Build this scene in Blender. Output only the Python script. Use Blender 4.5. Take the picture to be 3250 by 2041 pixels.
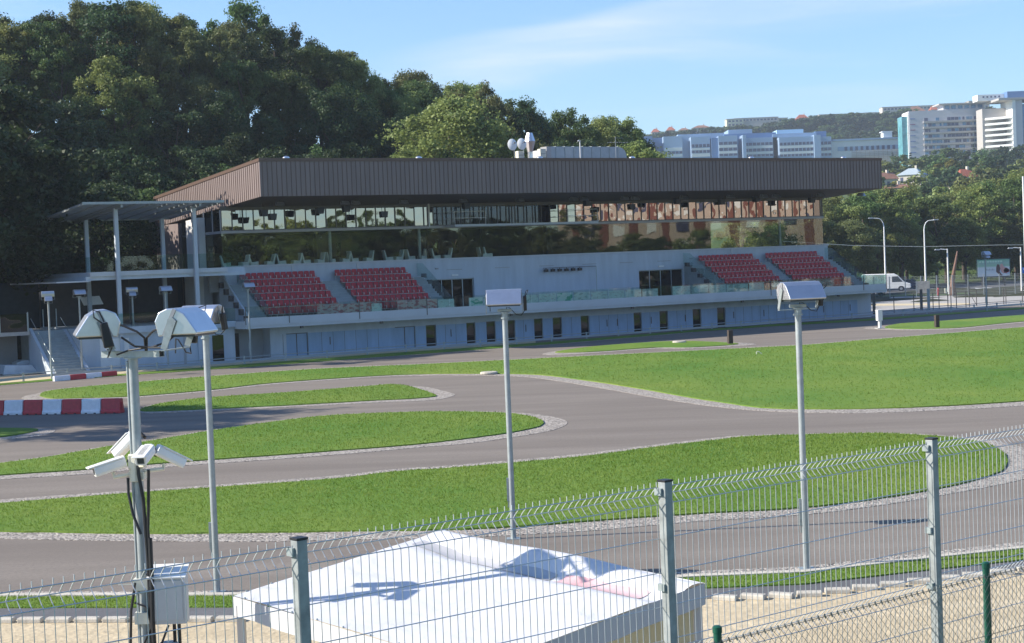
import bpy, bmesh, math, random
import numpy as np
from mathutils import Vector, Matrix

R = math.radians
rnd = random.Random(7)
S = bpy.context.scene
for o in list(bpy.data.objects):
    bpy.data.objects.remove(o)
COL = S.collection

# ------------------------------------------------------------------ camera
F, CX, CY, H = 5400.0, 1625.0, 1020.5, 6.5
_rho = math.atan(0.0395)
_p = math.atan((CY - 838.0) * math.cos(_rho) / F)
FW = np.array([0, math.cos(_p), -math.sin(_p)])
_U0 = np.array([0, math.sin(_p), math.cos(_p)])
_R0 = np.array([1.0, 0, 0])
RT = math.cos(_rho) * _R0 - math.sin(_rho) * _U0
UP = math.sin(_rho) * _R0 + math.cos(_rho) * _U0
CAMP = np.array([0, 0, H])
cd = bpy.data.cameras.new('camera')
cam = bpy.data.objects.new('camera', cd)
COL.objects.link(cam)
cd.sensor_width = 36.0
cd.lens = F / 3250.0 * 36.0
cd.clip_end = 6000.0
cd.clip_start = 0.5
M = Matrix(((RT[0], UP[0], -FW[0], 0), (RT[1], UP[1], -FW[1], 0), (RT[2], UP[2], -FW[2], H), (0, 0, 0, 1)))
cam.matrix_world = M
S.camera = cam

# ------------------------------------------------------------------ light
SUN_EL = R(31.5)
TRAV = Vector((math.cos(R(2.8)), math.sin(R(2.8)), 0)).normalized()           # way the sunlight travels over the ground
S.view_settings.view_transform = 'Standard'
S.view_settings.look = 'None'
S.view_settings.exposure = 0.80
S.view_settings.gamma = 1.0
sd = bpy.data.lights.new('sun', 'SUN')
sd.energy = 5.0
sd.angle = R(0.5)
sd.color = (1.0, 0.93, 0.82)
sun = bpy.data.objects.new('sun', sd)
COL.objects.link(sun)
ldir = Vector((TRAV.x * math.cos(SUN_EL), TRAV.y * math.cos(SUN_EL), -math.sin(SUN_EL)))
sun.rotation_euler = ldir.to_track_quat('-Z', 'Y').to_euler()
W = bpy.data.worlds.new('World')
S.world = W
W.use_nodes = True
nt = W.node_tree
nt.nodes.clear()
sky = nt.nodes.new('ShaderNodeTexSky')
sky.sky_type = 'NISHITA'
sky.sun_disc = False
sky.sun_elevation = SUN_EL
sky.sun_rotation = math.atan2(-TRAV.x, -TRAV.y)
sky.air_density = 1.0
sky.dust_density = 0.25
sky.ozone_density = 1.5
bg = nt.nodes.new('ShaderNodeBackground')
bg.inputs[1].default_value = 0.102
wo = nt.nodes.new('ShaderNodeOutputWorld')
# thin cirrus streaks in the sky itself
tc = nt.nodes.new('ShaderNodeTexCoord')
mp = nt.nodes.new('ShaderNodeMapping')
mp.inputs['Rotation'].default_value = (0, R(14), 0)
mp.inputs['Scale'].default_value = (2.2, 1.0, 22.0)
nz = nt.nodes.new('ShaderNodeTexNoise')
nz.inputs['Scale'].default_value = 2.6
nz.inputs['Detail'].default_value = 6
nz.inputs['Roughness'].default_value = 0.55
nz.inputs['Distortion'].default_value = 0.35
cr = nt.nodes.new('ShaderNodeValToRGB')
cr.color_ramp.elements[0].position = 0.54
cr.color_ramp.elements[0].color = (0, 0, 0, 1)
cr.color_ramp.elements[1].position = 0.80
cr.color_ramp.elements[1].color = (0.42, 0.42, 0.42, 1)
mx = nt.nodes.new('ShaderNodeMixRGB')
mx.inputs[2].default_value = (5.4, 5.8, 6.3, 1)
nt.links.new(tc.outputs['Generated'], mp.inputs[0])
nt.links.new(mp.outputs[0], nz.inputs[0])
nt.links.new(nz.outputs[0], cr.inputs[0])
sx = nt.nodes.new('ShaderNodeSeparateXYZ')
nt.links.new(tc.outputs['Generated'], sx.inputs[0])
def mth(op, a, b_=None, c_=None):
    n_ = nt.nodes.new('ShaderNodeMath'); n_.operation = op
    for i_, v_ in enumerate((a, b_, c_)):
        if v_ is None: continue
        if isinstance(v_, (int, float)): n_.inputs[i_].default_value = v_
        else: nt.links.new(v_, n_.inputs[i_])
    return n_.outputs[0]
kx = mth('DIVIDE', sx.outputs[0], sx.outputs[1])         # bearing of the streak over the far ridge
ez = mth('DIVIDE', sx.outputs[2], sx.outputs[1])
dv = mth('SUBTRACT', ez, mth('MULTIPLY_ADD', kx, 0.150, 0.1325))
dv = mth('ADD', dv, mth('MULTIPLY', mth('SUBTRACT', nz.outputs[0], 0.5), 0.020))
def mrange(v_, a, b_, c_, d_):
    n_ = nt.nodes.new('ShaderNodeMapRange'); n_.interpolation_type = 'SMOOTHSTEP'
    nt.links.new(v_, n_.inputs['Value'])
    for k_, q_ in zip(('From Min', 'From Max', 'To Min', 'To Max'), (a, b_, c_, d_)): n_.inputs[k_].default_value = q_
    return n_.outputs[0]
up_ = mrange(dv, -0.001, 0.007, 1, 0)
lo_ = mrange(dv, -0.040, 0.000, 0.0, 1)
end_ = mrange(kx, -0.10, 0.02, 0, 1)
streak = mth('MULTIPLY', mth('MULTIPLY', up_, lo_), end_)
streak = mth('MULTIPLY', streak, mrange(nz.outputs[0], 0.30, 0.70, 0.25, 0.60))
tot = mth('MINIMUM', mth('ADD', streak, mth('MULTIPLY', cr.outputs[0], 0.6)), 0.8)
nt.links.new(tot, mx.inputs[0])
wb_ = nt.nodes.new('ShaderNodeMixRGB')                    # the camera's white balance leaves the sky a little bluer
wb_.blend_type = 'MULTIPLY'
wb_.inputs[0].default_value = 1.0
wb_.inputs[2].default_value = (0.68, 0.88, 1.15, 1)
nt.links.new(sky.outputs[0], wb_.inputs[1])
nt.links.new(wb_.outputs[0], mx.inputs[1])
nt.links.new(mx.outputs[0], bg.inputs[0])
nt.links.new(bg.outputs[0], wo.inputs[0])

# ------------------------------------------------------------------ geometry of the place
def ray(x, y):
    return FW + RT * (x - CX) / F + UP * (CY - y) / F
def gnd(x, y, z=0.0):
    d = ray(x, y)
    return CAMP + d * ((z - H) / d[2])
def atY(x, y, Y):
    d = ray(x, y)
    return CAMP + d * (Y / d[1])
TH = R(32.2)
EU = np.array([math.cos(TH), math.sin(TH), 0])
EV = np.array([-math.sin(TH), math.cos(TH), 0])
OB = atY(860, 1000, 131.0).copy()
OB[2] = 0
def LV(x, y, v):                                        # a point of the stand's plane v = const
    d = ray(x, y)
    t = ((OB + EV * v - CAMP) @ EV) / (d @ EV)
    q = CAMP + d * t - OB
    return float(q @ EU), float(q[2])
def bw(u, v, w=0.0):                                    # stand coordinates to world
    q = OB + EU * u + EV * v
    return Vector((q[0], q[1], w))

# ------------------------------------------------------------------ helpers
def tag(o, label=None, cat=None, group=None, kind=None):
    if label: o['label'] = label
    if cat: o['category'] = cat
    if group: o['group'] = group
    if kind: o['kind'] = kind
    return o
def empty(name, loc=(0, 0, 0), rz=0.0, label=None, cat=None, group=None, parent=None):
    o = bpy.data.objects.new(name, None)
    COL.objects.link(o)
    o.location = loc
    o.rotation_euler = (0, 0, rz)
    if parent: o.parent = parent
    return tag(o, label, cat, group)
def copy_tree(o, parent=None):
    c = o.copy()
    COL.objects.link(c)
    if parent: c.parent = parent
    for ch in list(o.children):
        copy_tree(ch, c)
    return c
ORD = ['first', 'second', 'third', 'fourth', 'fifth', 'sixth', 'seventh', 'eighth', 'ninth', 'tenth', 'eleventh',
       'twelfth', 'thirteenth', 'fourteenth', 'fifteenth', 'sixteenth', 'seventeenth', 'eighteenth', 'nineteenth', 'twentieth']

class MB:
    def __init__(s):
        s.v = []; s.f = []
    def add(s, vs, fs):
        n = len(s.v)
        s.v += [tuple(map(float, q)) for q in vs]
        s.f += [tuple(i + n for i in f) for f in fs]
        return s
    def box(s, x0, x1, y0, y1, z0, z1, m=None):
        vs = [(x, y, z) for z in (z0, z1) for x, y in ((x0, y0), (x1, y0), (x1, y1), (x0, y1))]
        if m is not None: vs = [m @ Vector(q) for q in vs]
        return s.add(vs, [(0, 3, 2, 1), (4, 5, 6, 7), (0, 1, 5, 4), (1, 2, 6, 5), (2, 3, 7, 6), (3, 0, 4, 7)])
    def prism(s, pts, a0, a1, axis='y', m=None):         # profile swept along an axis
        def P(p, a):
            if axis == 'y': return Vector((p[0], a, p[1]))
            if axis == 'x': return Vector((a, p[0], p[1]))
            return Vector((p[0], p[1], a))
        n = len(pts)
        vs = [P(p, a0) for p in pts] + [P(p, a1) for p in pts]
        if m is not None: vs = [m @ q for q in vs]
        fs = [tuple(range(n))[::-1], tuple(range(n, 2 * n))] + [(i, (i + 1) % n, (i + 1) % n + n, i + n) for i in range(n)]
        return s.add(vs, fs)
    def tube(s, pts, r, n=8, cap=True):
        pts = [Vector(p) for p in pts]
        rr = r if isinstance(r, (list, tuple)) else [r] * len(pts)
        vs = []
        prev = None
        for i, p in enumerate(pts):
            d = (pts[min(i + 1, len(pts) - 1)] - pts[max(i - 1, 0)]).normalized()
            if prev is None:
                a = Vector((0, 0, 1)) if abs(d.z) < 0.9 else Vector((1, 0, 0))
                e1 = d.cross(a).normalized()
            else:
                e1 = (prev - d * prev.dot(d)).normalized()
            prev = e1
            e2 = d.cross(e1)
            for k in range(n):
                a = 2 * math.pi * k / n
                vs.append(p + (e1 * math.cos(a) + e2 * math.sin(a)) * rr[i])
        fs = []
        for i in range(len(pts) - 1):
            for k in range(n):
                k2 = (k + 1) % n
                fs.append((i * n + k, i * n + k2, (i + 1) * n + k2, (i + 1) * n + k))
        if cap:
            fs.append(tuple(range(n))[::-1])
            fs.append(tuple(range((len(pts) - 1) * n, len(pts) * n)))
        return s.add(vs, fs)
    def lathe(s, prof, c=(0, 0, 0), n=16):
        c = Vector(c)
        vs = [c + Vector((r * math.cos(2 * math.pi * k / n), r * math.sin(2 * math.pi * k / n), z)) for r, z in prof for k in range(n)]
        fs = [(i * n + k, i * n + (k + 1) % n, (i + 1) * n + (k + 1) % n, (i + 1) * n + k) for i in range(len(prof) - 1) for k in range(n)]
        fs.append(tuple(range(n))[::-1]); fs.append(tuple(range((len(prof) - 1) * n, len(prof) * n)))
        return s.add(vs, fs)
    def quad(s, a, b, c, d):
        return s.add([a, b, c, d], [(0, 1, 2, 3)])
    def build(s, name, mat, parent=None, smooth=False, loc=None, rz=None, bevel=0.0):
        me = bpy.data.meshes.new(name)
        me.from_pydata(s.v, [], s.f)
        if smooth: me.shade_smooth()
        o = bpy.data.objects.new(name, me)
        COL.objects.link(o)
        if mat is not None: me.materials.append(mat)
        if smooth:
            try: me.set_sharp_from_angle(angle=R(42))
            except Exception: pass
        if parent: o.parent = parent
        if loc is not None: o.location = loc
        if rz is not None: o.rotation_euler = (0, 0, rz)
        if bevel:
            b = o.modifiers.new('bevel', 'BEVEL'); b.width = bevel; b.segments = 2; b.limit_method = 'ANGLE'
        return o

def np_mesh(name, verts, nper, mat, parent=None):
    """verts: (N*nper,3) independent polygons"""
    n = len(verts) // nper
    me = bpy.data.meshes.new(name)
    me.vertices.add(len(verts))
    me.vertices.foreach_set('co', np.ascontiguousarray(verts, dtype=np.float32).ravel())
    me.loops.add(len(verts))
    me.loops.foreach_set('vertex_index', np.arange(len(verts), dtype=np.int32))
    me.polygons.add(n)
    me.polygons.foreach_set('loop_start', np.arange(0, len(verts), nper, dtype=np.int32))
    me.update(calc_edges=True)
    if mat: me.materials.append(mat)
    return me
def mobj(name, me, parent=None, loc=None):
    o = bpy.data.objects.new(name, me)
    COL.objects.link(o)
    if parent: o.parent = parent
    if loc is not None: o.location = loc
    return o

# ------------------------------------------------------------------ materials
def mat(name, col, rough=0.7, metal=0.0, var=0.0, vscale=2.0, bump=0.0, bscale=20.0, spec=0.5, col2=None, coord='Object', stretch=None, detail=4):
    m = bpy.data.materials.new(name)
    m.use_nodes = True
    n = m.node_tree
    b = n.nodes['Principled BSDF']
    b.inputs['Roughness'].default_value = rough
    b.inputs['Metallic'].default_value = metal
    b.inputs['Specular IOR Level'].default_value = spec
    c = (*col, 1)
    b.inputs['Base Color'].default_value = c
    if var or col2 or bump:
        t = n.nodes.new('ShaderNodeTexCoord')
        src = t.outputs[coord]
        if stretch:
            mpn = n.nodes.new('ShaderNodeMapping'); mpn.inputs['Scale'].default_value = stretch
            n.links.new(src, mpn.inputs[0]); src = mpn.outputs[0]
    if var or col2:
        z = n.nodes.new('ShaderNodeTexNoise')
        z.inputs['Scale'].default_value = vscale; z.inputs['Detail'].default_value = detail; z.inputs['Roughness'].default_value = 0.65
        n.links.new(src, z.inputs[0])
        r = n.nodes.new('ShaderNodeValToRGB')
        c2 = col2 if col2 else tuple(min(1, x * (1 + var)) for x in col)
        c1 = col if col2 else tuple(x * (1 - var) for x in col)
        r.color_ramp.elements[0].position = 0.33; r.color_ramp.elements[1].position = 0.67
        r.color_ramp.elements[0].color = (*c1, 1); r.color_ramp.elements[1].color = (*c2, 1)
        n.links.new(z.outputs[0], r.inputs[0]); n.links.new(r.outputs[0], b.inputs['Base Color'])
    if bump:
        z2 = n.nodes.new('ShaderNodeTexNoise'); z2.inputs['Scale'].default_value = bscale; z2.inputs['Detail'].default_value = 3
        n.links.new(src, z2.inputs[0])
        bp = n.nodes.new('ShaderNodeBump'); bp.inputs['Strength'].default_value = bump; bp.inputs['Distance'].default_value = 0.02
        n.links.new(z2.outputs[0], bp.inputs['Height']); n.links.new(bp.outputs[0], b.inputs['Normal'])
    return m
def glass(name, tint, refl, rough=0.015, wave=0.0, wscale=0.6, gloss=(0.9, 0.9, 0.9), fk=0.5):
    m = bpy.data.materials.new(name); m.use_nodes = True
    n = m.node_tree; n.nodes.clear()
    out = n.nodes.new('ShaderNodeOutputMaterial'); mixn = n.nodes.new('ShaderNodeMixShader')
    tr = n.nodes.new('ShaderNodeBsdfTransparent'); tr.inputs[0].default_value = (*tint, 1)
    gl = n.nodes.new('ShaderNodeBsdfGlossy'); gl.inputs['Roughness'].default_value = rough; gl.inputs[0].default_value = (*gloss, 1)
    fr = n.nodes.new('ShaderNodeLayerWeight'); fr.inputs['Blend'].default_value = 0.35
    ma = n.nodes.new('ShaderNodeMath'); ma.operation = 'MULTIPLY_ADD'; ma.inputs[1].default_value = fk; ma.inputs[2].default_value = refl; ma.use_clamp = True
    n.links.new(fr.outputs['Fresnel'], ma.inputs[0]); n.links.new(ma.outputs[0], mixn.inputs[0])
    n.links.new(tr.outputs[0], mixn.inputs[1]); n.links.new(gl.outputs[0], mixn.inputs[2]); n.links.new(mixn.outputs[0], out.inputs[0])
    if wave:
        t = n.nodes.new('ShaderNodeTexCoord'); z = n.nodes.new('ShaderNodeTexNoise'); z.inputs['Scale'].default_value = wscale; z.inputs['Detail'].default_value = 1
        bp = n.nodes.new('ShaderNodeBump'); bp.inputs['Strength'].default_value = 1.0; bp.inputs['Distance'].default_value = wave
        n.links.new(t.outputs['Object'], z.inputs[0]); n.links.new(z.outputs[0], bp.inputs['Height']); n.links.new(bp.outputs[0], gl.inputs['Normal'])
    return m
def leafmat(name, c1, c2, trans=0.35, orand=0.25):
    m = bpy.data.materials.new(name); m.use_nodes = True
    n = m.node_tree; n.nodes.clear()
    out = n.nodes.new('ShaderNodeOutputMaterial'); mixn = n.nodes.new('ShaderNodeMixShader'); mixn.inputs[0].default_value = trans
    d = n.nodes.new('ShaderNodeBsdfPrincipled'); d.inputs['Roughness'].default_value = 0.55; d.inputs['Specular IOR Level'].default_value = 0.3
    t = n.nodes.new('ShaderNodeBsdfTranslucent')
    tc_ = n.nodes.new('ShaderNodeTexCoord'); z = n.nodes.new('ShaderNodeTexNoise'); z.inputs['Scale'].default_value = 0.55; z.inputs['Detail'].default_value = 5; z.inputs['Roughness'].default_value = 0.75
    r = n.nodes.new('ShaderNodeValToRGB'); r.color_ramp.elements[0].position = 0.35; r.color_ramp.elements[1].position = 0.68
    r.color_ramp.elements[0].color = (*c1, 1); r.color_ramp.elements[1].color = (*c2, 1)
    oi = n.nodes.new('ShaderNodeObjectInfo'); hs = n.nodes.new('ShaderNodeHueSaturation')
    mr = n.nodes.new('ShaderNodeMapRange'); mr.inputs['To Min'].default_value = 1 - orand; mr.inputs['To Max'].default_value = 1 + orand
    mh = n.nodes.new('ShaderNodeMapRange'); mh.inputs['To Min'].default_value = 0.475; mh.inputs['To Max'].default_value = 0.515
    n.links.new(tc_.outputs['Object'], z.inputs[0]); n.links.new(z.outputs[0], r.inputs[0]); n.links.new(r.outputs[0], hs.inputs['Color'])
    n.links.new(oi.outputs['Random'], mr.inputs[0]); n.links.new(mr.outputs[0], hs.inputs['Value'])
    n.links.new(oi.outputs['Random'], mh.inputs[0]); n.links.new(mh.outputs[0], hs.inputs['Hue'])
    n.links.new(hs.outputs[0], d.inputs['Base Color']); n.links.new(hs.outputs[0], t.inputs[0])
    n.links.new(d.outputs[0], mixn.inputs[1]); n.links.new(t.outputs[0], mixn.inputs[2]); n.links.new(mixn.outputs[0], out.inputs[0])
    return m
def gravelmat(name):
    m = bpy.data.materials.new(name); m.use_nodes = True
    n = m.node_tree; b = n.nodes['Principled BSDF']; b.inputs['Roughness'].default_value = 0.85
    t = n.nodes.new('ShaderNodeTexCoord'); v = n.nodes.new('ShaderNodeTexVoronoi'); v.inputs['Scale'].default_value = 17
    r = n.nodes.new('ShaderNodeValToRGB'); e = r.color_ramp.elements
    e[0].color = (0.13, 0.115, 0.10, 1); e[1].color = (0.50, 0.45, 0.39, 1); e[0].position = 0.1; e[1].position = 0.95
    e2 = e.new(0.5); e2.color = (0.33, 0.29, 0.25, 1)
    n.links.new(t.outputs['Object'], v.inputs['Vector'])
    sp = n.nodes.new('ShaderNodeSeparateColor'); n.links.new(v.outputs['Color'], sp.inputs[0]); n.links.new(sp.outputs[0], r.inputs[0])
    n.links.new(r.outputs[0], b.inputs['Base Color'])
    bp = n.nodes.new('ShaderNodeBump'); bp.inputs['Strength'].default_value = 1.0; bp.inputs['Distance'].default_value = 0.03; bp.invert = True
    n.links.new(v.outputs['Distance'], bp.inputs['Height']); n.links.new(bp.outputs[0], b.inputs['Normal'])
    return m
def layered(name, cols, scales, rough=0.9, bump=0.3, bscale=30.0, stretch=(1, 1, 1), ramp=(0.35, 0.65), sunlit_specks=None):
    """two noise layers: large patches between cols[0], cols[1]; fine grain towards cols[2]"""
    m = bpy.data.materials.new(name); m.use_nodes = True
    n = m.node_tree; b = n.nodes['Principled BSDF']; b.inputs['Roughness'].default_value = rough; b.inputs['Specular IOR Level'].default_value = 0.25
    t = n.nodes.new('ShaderNodeTexCoord'); mpn = n.nodes.new('ShaderNodeMapping'); mpn.inputs['Scale'].default_value = stretch
    n.links.new(t.outputs['Object'], mpn.inputs[0])
    a = n.nodes.new('ShaderNodeTexNoise'); a.inputs['Scale'].default_value = scales[0]; a.inputs['Detail'].default_value = 5; a.inputs['Roughness'].default_value = 0.6
    c = n.nodes.new('ShaderNodeTexNoise'); c.inputs['Scale'].default_value = scales[1]; c.inputs['Detail'].default_value = 4; c.inputs['Roughness'].default_value = 0.75
    n.links.new(mpn.outputs[0], a.inputs[0]); n.links.new(t.outputs['Object'], c.inputs[0])
    r = n.nodes.new('ShaderNodeValToRGB'); r.color_ramp.elements[0].position = ramp[0]; r.color_ramp.elements[1].position = ramp[1]
    r.color_ramp.elements[0].color = (*cols[0], 1); r.color_ramp.elements[1].color = (*cols[1], 1)
    n.links.new(a.outputs[0], r.inputs[0])
    r2 = n.nodes.new('ShaderNodeValToRGB'); r2.color_ramp.elements[0].position = 0.45; r2.color_ramp.elements[1].position = 0.72
    r2.color_ramp.elements[0].color = (0, 0, 0, 1); r2.color_ramp.elements[1].color = (0.75, 0.75, 0.75, 1)
    n.links.new(c.outputs[0], r2.inputs[0])
    x = n.nodes.new('ShaderNodeMixRGB'); x.inputs[2].default_value = (*cols[2], 1)
    n.links.new(r2.outputs[0], x.inputs[0]); n.links.new(r.outputs[0], x.inputs[1])
    last = x
    if sunlit_specks:
        v = n.nodes.new('ShaderNodeTexNoise'); v.inputs['Scale'].default_value = sunlit_specks[1]; v.inputs['Detail'].default_value = 2
        n.links.new(t.outputs['Object'], v.inputs[0])
        r3 = n.nodes.new('ShaderNodeValToRGB'); r3.color_ramp.elements[0].position = 0.66; r3.color_ramp.elements[1].position = 0.74
        r3.color_ramp.elements[0].color = (0, 0, 0, 1); r3.color_ramp.elements[1].color = (0.8, 0.8, 0.8, 1)
        n.links.new(v.outputs[0], r3.inputs[0])
        y = n.nodes.new('ShaderNodeMixRGB'); y.inputs[2].default_value = (*sunlit_specks[0], 1)
        n.links.new(r3.outputs[0], y.inputs[0]); n.links.new(x.outputs[0], y.inputs[1]); last = y
    n.links.new(last.outputs[0], b.inputs['Base Color'])
    if bump:
        bp = n.nodes.new('ShaderNodeBump'); bp.inputs['Strength'].default_value = bump; bp.inputs['Distance'].default_value = 0.05
        z = n.nodes.new('ShaderNodeTexNoise'); z.inputs['Scale'].default_value = bscale; z.inputs['Detail'].default_value = 3
        n.links.new(t.outputs['Object'], z.inputs[0]); n.links.new(z.outputs[0], bp.inputs['Height']); n.links.new(bp.outputs[0], b.inputs['Normal'])
    return m

m_asph = layered('asphalt', [(0.182, 0.155, 0.130), (0.240, 0.208, 0.176), (0.152, 0.131, 0.111)], (0.42, 9.0), 0.85, 0.15, 40, (0.14, 1.0, 1))
m_asph2 = layered('grey_asphalt', [(0.11, 0.11, 0.115), (0.15, 0.15, 0.155), (0.10, 0.10, 0.10)], (0.3, 9.0), 0.85, 0.1, 40)
m_grass = layered('lawn_grass', [(0.095, 0.205, 0.022), (0.190, 0.262, 0.038), (0.080, 0.176, 0.019)], (0.13, 3.5), 0.8, 0.9, 26, (1, 0.5, 1), sunlit_specks=((0.20, 0.30, 0.06), 16))  # light specks paint sunlit blades into the lawn colour
m_grass_far = layered('rough_grass', [(0.045, 0.085, 0.018), (0.09, 0.12, 0.03), (0.03, 0.06, 0.012)], (0.05, 0.8), 0.85, 0.5, 4)
m_blade = leafmat('grass_blade', (0.112, 0.232, 0.024), (0.195, 0.295, 0.048), 0.45, 0.0)
m_gravel = gravelmat('gravel')
m_sand = layered('sand', [(0.49, 0.40, 0.26), (0.60, 0.50, 0.34), (0.42, 0.34, 0.22)], (0.5, 5.0), 0.95, 0.7, 6, (0.5, 2.2, 1))
m_ground = layered('earth', [(0.20, 0.17, 0.12), (0.26, 0.23, 0.16), (0.14, 0.12, 0.08)], (0.1, 3.0), 0.95, 0.5, 8)
m_conc = mat('concrete', (0.42, 0.41, 0.39), 0.85, var=0.12, vscale=1.5, bump=0.2, bscale=25)
m_kerb = mat('kerb_concrete', (0.50, 0.46, 0.39), 0.9, var=0.18, vscale=4, bump=0.4, bscale=20)
m_apron = mat('pale_concrete', (0.38, 0.36, 0.33), 0.9, var=0.1, vscale=0.15)
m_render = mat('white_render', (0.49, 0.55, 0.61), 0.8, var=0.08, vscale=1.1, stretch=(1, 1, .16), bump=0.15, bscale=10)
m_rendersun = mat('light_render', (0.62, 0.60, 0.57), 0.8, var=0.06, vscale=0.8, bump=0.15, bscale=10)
m_bluewall = mat('blue_panel', (0.30, 0.43, 0.60), 0.7, var=0.09, vscale=1.3, stretch=(1, 1, .2))
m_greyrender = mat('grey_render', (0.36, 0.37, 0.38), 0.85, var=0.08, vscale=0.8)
m_slab = mat('slab_paint', (0.54, 0.57, 0.60), 0.7, var=0.05, vscale=0.6)
m_tread = mat('stair_concrete', (0.30, 0.34, 0.35), 0.85, var=0.1, vscale=2)
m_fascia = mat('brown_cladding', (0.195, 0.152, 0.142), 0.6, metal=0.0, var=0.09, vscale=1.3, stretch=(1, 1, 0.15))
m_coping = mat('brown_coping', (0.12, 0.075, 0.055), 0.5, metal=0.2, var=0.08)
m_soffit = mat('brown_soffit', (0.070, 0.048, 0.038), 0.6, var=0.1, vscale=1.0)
m_mull = mat('window_frame_grey', (0.13, 0.12, 0.11), 0.5, metal=0.3)
m_band = mat('spandrel_band', (0.42, 0.40, 0.38), 0.6, var=0.05)
m_glassup = glass('bronze_mirror_glass', (0.10, 0.085, 0.065), 0.34, 0.01, 0.011, 0.8, (0.86, 0.80, 0.72))
m_glasslow = glass('green_lounge_glass', (0.86, 0.93, 0.87), 0.18, 0.012, 0.004, 0.5, (0.58, 0.62, 0.54), 0.15)
m_glassrail = glass('rail_glass', (0.80, 0.90, 0.88), 0.03, 0.02, 0.0, 0.6, (.9, .9, .9), 0.2)
m_darkglass = glass('dark_window_glass', (0.14, 0.16, 0.18), 0.10, 0.02, 0.01, 0.8, (0.45, 0.50, 0.58), 0.3)
m_dark = mat('dark_interior', (0.035, 0.032, 0.030), 0.9, var=0.2)
m_darkpanel = mat('dark_grey_panel', (0.075, 0.07, 0.07), 0.8, var=0.1)
m_seat = mat('red_seat_plastic', (0.44, 0.012, 0.024), 0.5, var=0.08, vscale=3)
m_seatmetal = mat('seat_metal', (0.78, 0.74, 0.74), 0.4, metal=0.4)
m_chair = mat('white_lounge_plastic', (0.88, 0.90, 0.88), 0.4, var=0.04)
m_galv = mat('galvanised_steel', (0.36, 0.40, 0.40), 0.45, metal=0.45, var=0.13, vscale=14, bump=0.05, bscale=60)
m_post = mat('weathered_fence_post', (0.31, 0.33, 0.325), 0.5, metal=0.2, var=0.22, vscale=9)
m_galvpole = mat('galvanised_pole', (0.36, 0.39, 0.39), 0.50, metal=0.4, var=0.10, vscale=8)
m_alu = mat('aluminium_hood', (0.66, 0.67, 0.70), 0.30, metal=0.9, var=0.05, vscale=5, bump=0.06, bscale=6)
m_alud = mat('cast_aluminium', (0.36, 0.36, 0.37), 0.5, metal=0.5, var=0.08, vscale=8)
m_black = mat('black_rubber', (0.018, 0.018, 0.020), 0.45, var=0.1)
m_lens = mat('lamp_glass', (0.06, 0.07, 0.08), 0.08)
m_white = mat('white_paint', (0.78, 0.78, 0.76), 0.5, var=0.04)
m_cream = mat('cream_paint', (0.68, 0.66, 0.55), 0.5, var=0.06, vscale=12)
m_boxgrey = mat('grey_enclosure', (0.50, 0.51, 0.51), 0.45, var=0.04, vscale=4)
m_redbar = mat('red_barrier_plastic', (0.50, 0.035, 0.045), 0.45, var=0.14, vscale=5)
m_whitebar = mat('white_barrier_plastic', (0.75, 0.76, 0.80), 0.45, var=0.07, vscale=5)
m_green = mat('green_post_coating', (0.012, 0.085, 0.055), 0.35, var=0.1, vscale=12)
m_wiregreen = mat('grey_green_wire', (0.20, 0.21, 0.20), 0.5, metal=0.3)
m_bark = mat('bark', (0.085, 0.065, 0.05), 0.95, var=0.25, vscale=3, bump=0.5, bscale=8)
m_panelfence = mat('dark_fence_panel', (0.045, 0.06, 0.07), 0.8, var=0.15)
m_sheet = mat('plastic_sheeting', (0.62, 0.68, 0.74), 0.35, var=0.1, vscale=2, bump=0.8, bscale=2.5)
m_brown = mat('dark_wood_post', (0.055, 0.04, 0.035), 0.8, var=0.2)
m_blue_sign = mat('blue_sign', (0.02, 0.13, 0.45), 0.4)
m_hyd = mat('red_hydrant', (0.45, 0.03, 0.03), 0.5)
m_yellow = mat('yellow_sand_strip', (0.58, 0.48, 0.30), 0.9, var=0.1)

# ------------------------------------------------------------------ ground and track
def spline(pts, closed=True, k=5):
    P = [np.array(p, float) for p in pts]; n = len(P); out = []
    for i in range(n if closed else n - 1):
        p0 = P[(i - 1) % n] if closed or i > 0 else P[i]
        p1 = P[i]; p2 = P[(i + 1) % n]
        p3 = P[(i + 2) % n] if closed or i + 2 < n else p2
        t1 = (p2 - p0) * 0.5; t2 = (p3 - p1) * 0.5
        L = np.linalg.norm(p2 - p1)
        for t in (t1, t2):
            l = np.linalg.norm(t)
            if l > L * 1.0: t *= L / l
        for j in range(k):
            s = j / k
            out.append((2 * s**3 - 3 * s**2 + 1) * p1 + (s**3 - 2 * s**2 + s) * t1 + (-2 * s**3 + 3 * s**2) * p2 + (s**3 - s**2) * t2)
    if not closed: out.append(P[-1])
    return out
def poly_world(px, sm=True):
    W_ = [gnd(x, y)[:2] for x, y in px]
    return spline(W_, True, 5) if sm else W_
def sheet(name, pts, z, m, thick=0.0, jitter=0.0, kind='structure', label=None):
    bm = bmesh.new()
    vs = [bm.verts.new((p[0] + rnd.uniform(-jitter, jitter), p[1] + rnd.uniform(-jitter, jitter), z)) for p in pts]
    f = bm.faces.new(vs)
    if f.normal.z < 0 or f.calc_area() == 0: pass
    f.normal_update()
    if f.normal.z < 0: f.normal_flip()
    bmesh.ops.triangulate(bm, faces=[f])
    if thick:
        r = bmesh.ops.extrude_face_region(bm, geom=bm.faces[:])
        bmesh.ops.translate(bm, vec=(0, 0, -thick), verts=[g for g in r['geom'] if isinstance(g, bmesh.types.BMVert)])
    me = bpy.data.meshes.new(name); bm.to_mesh(me); bm.free(); me.materials.append(m)
    o = mobj(name, me)
    o['kind'] = kind
    if label: o['label'] = label
    return o

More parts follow.
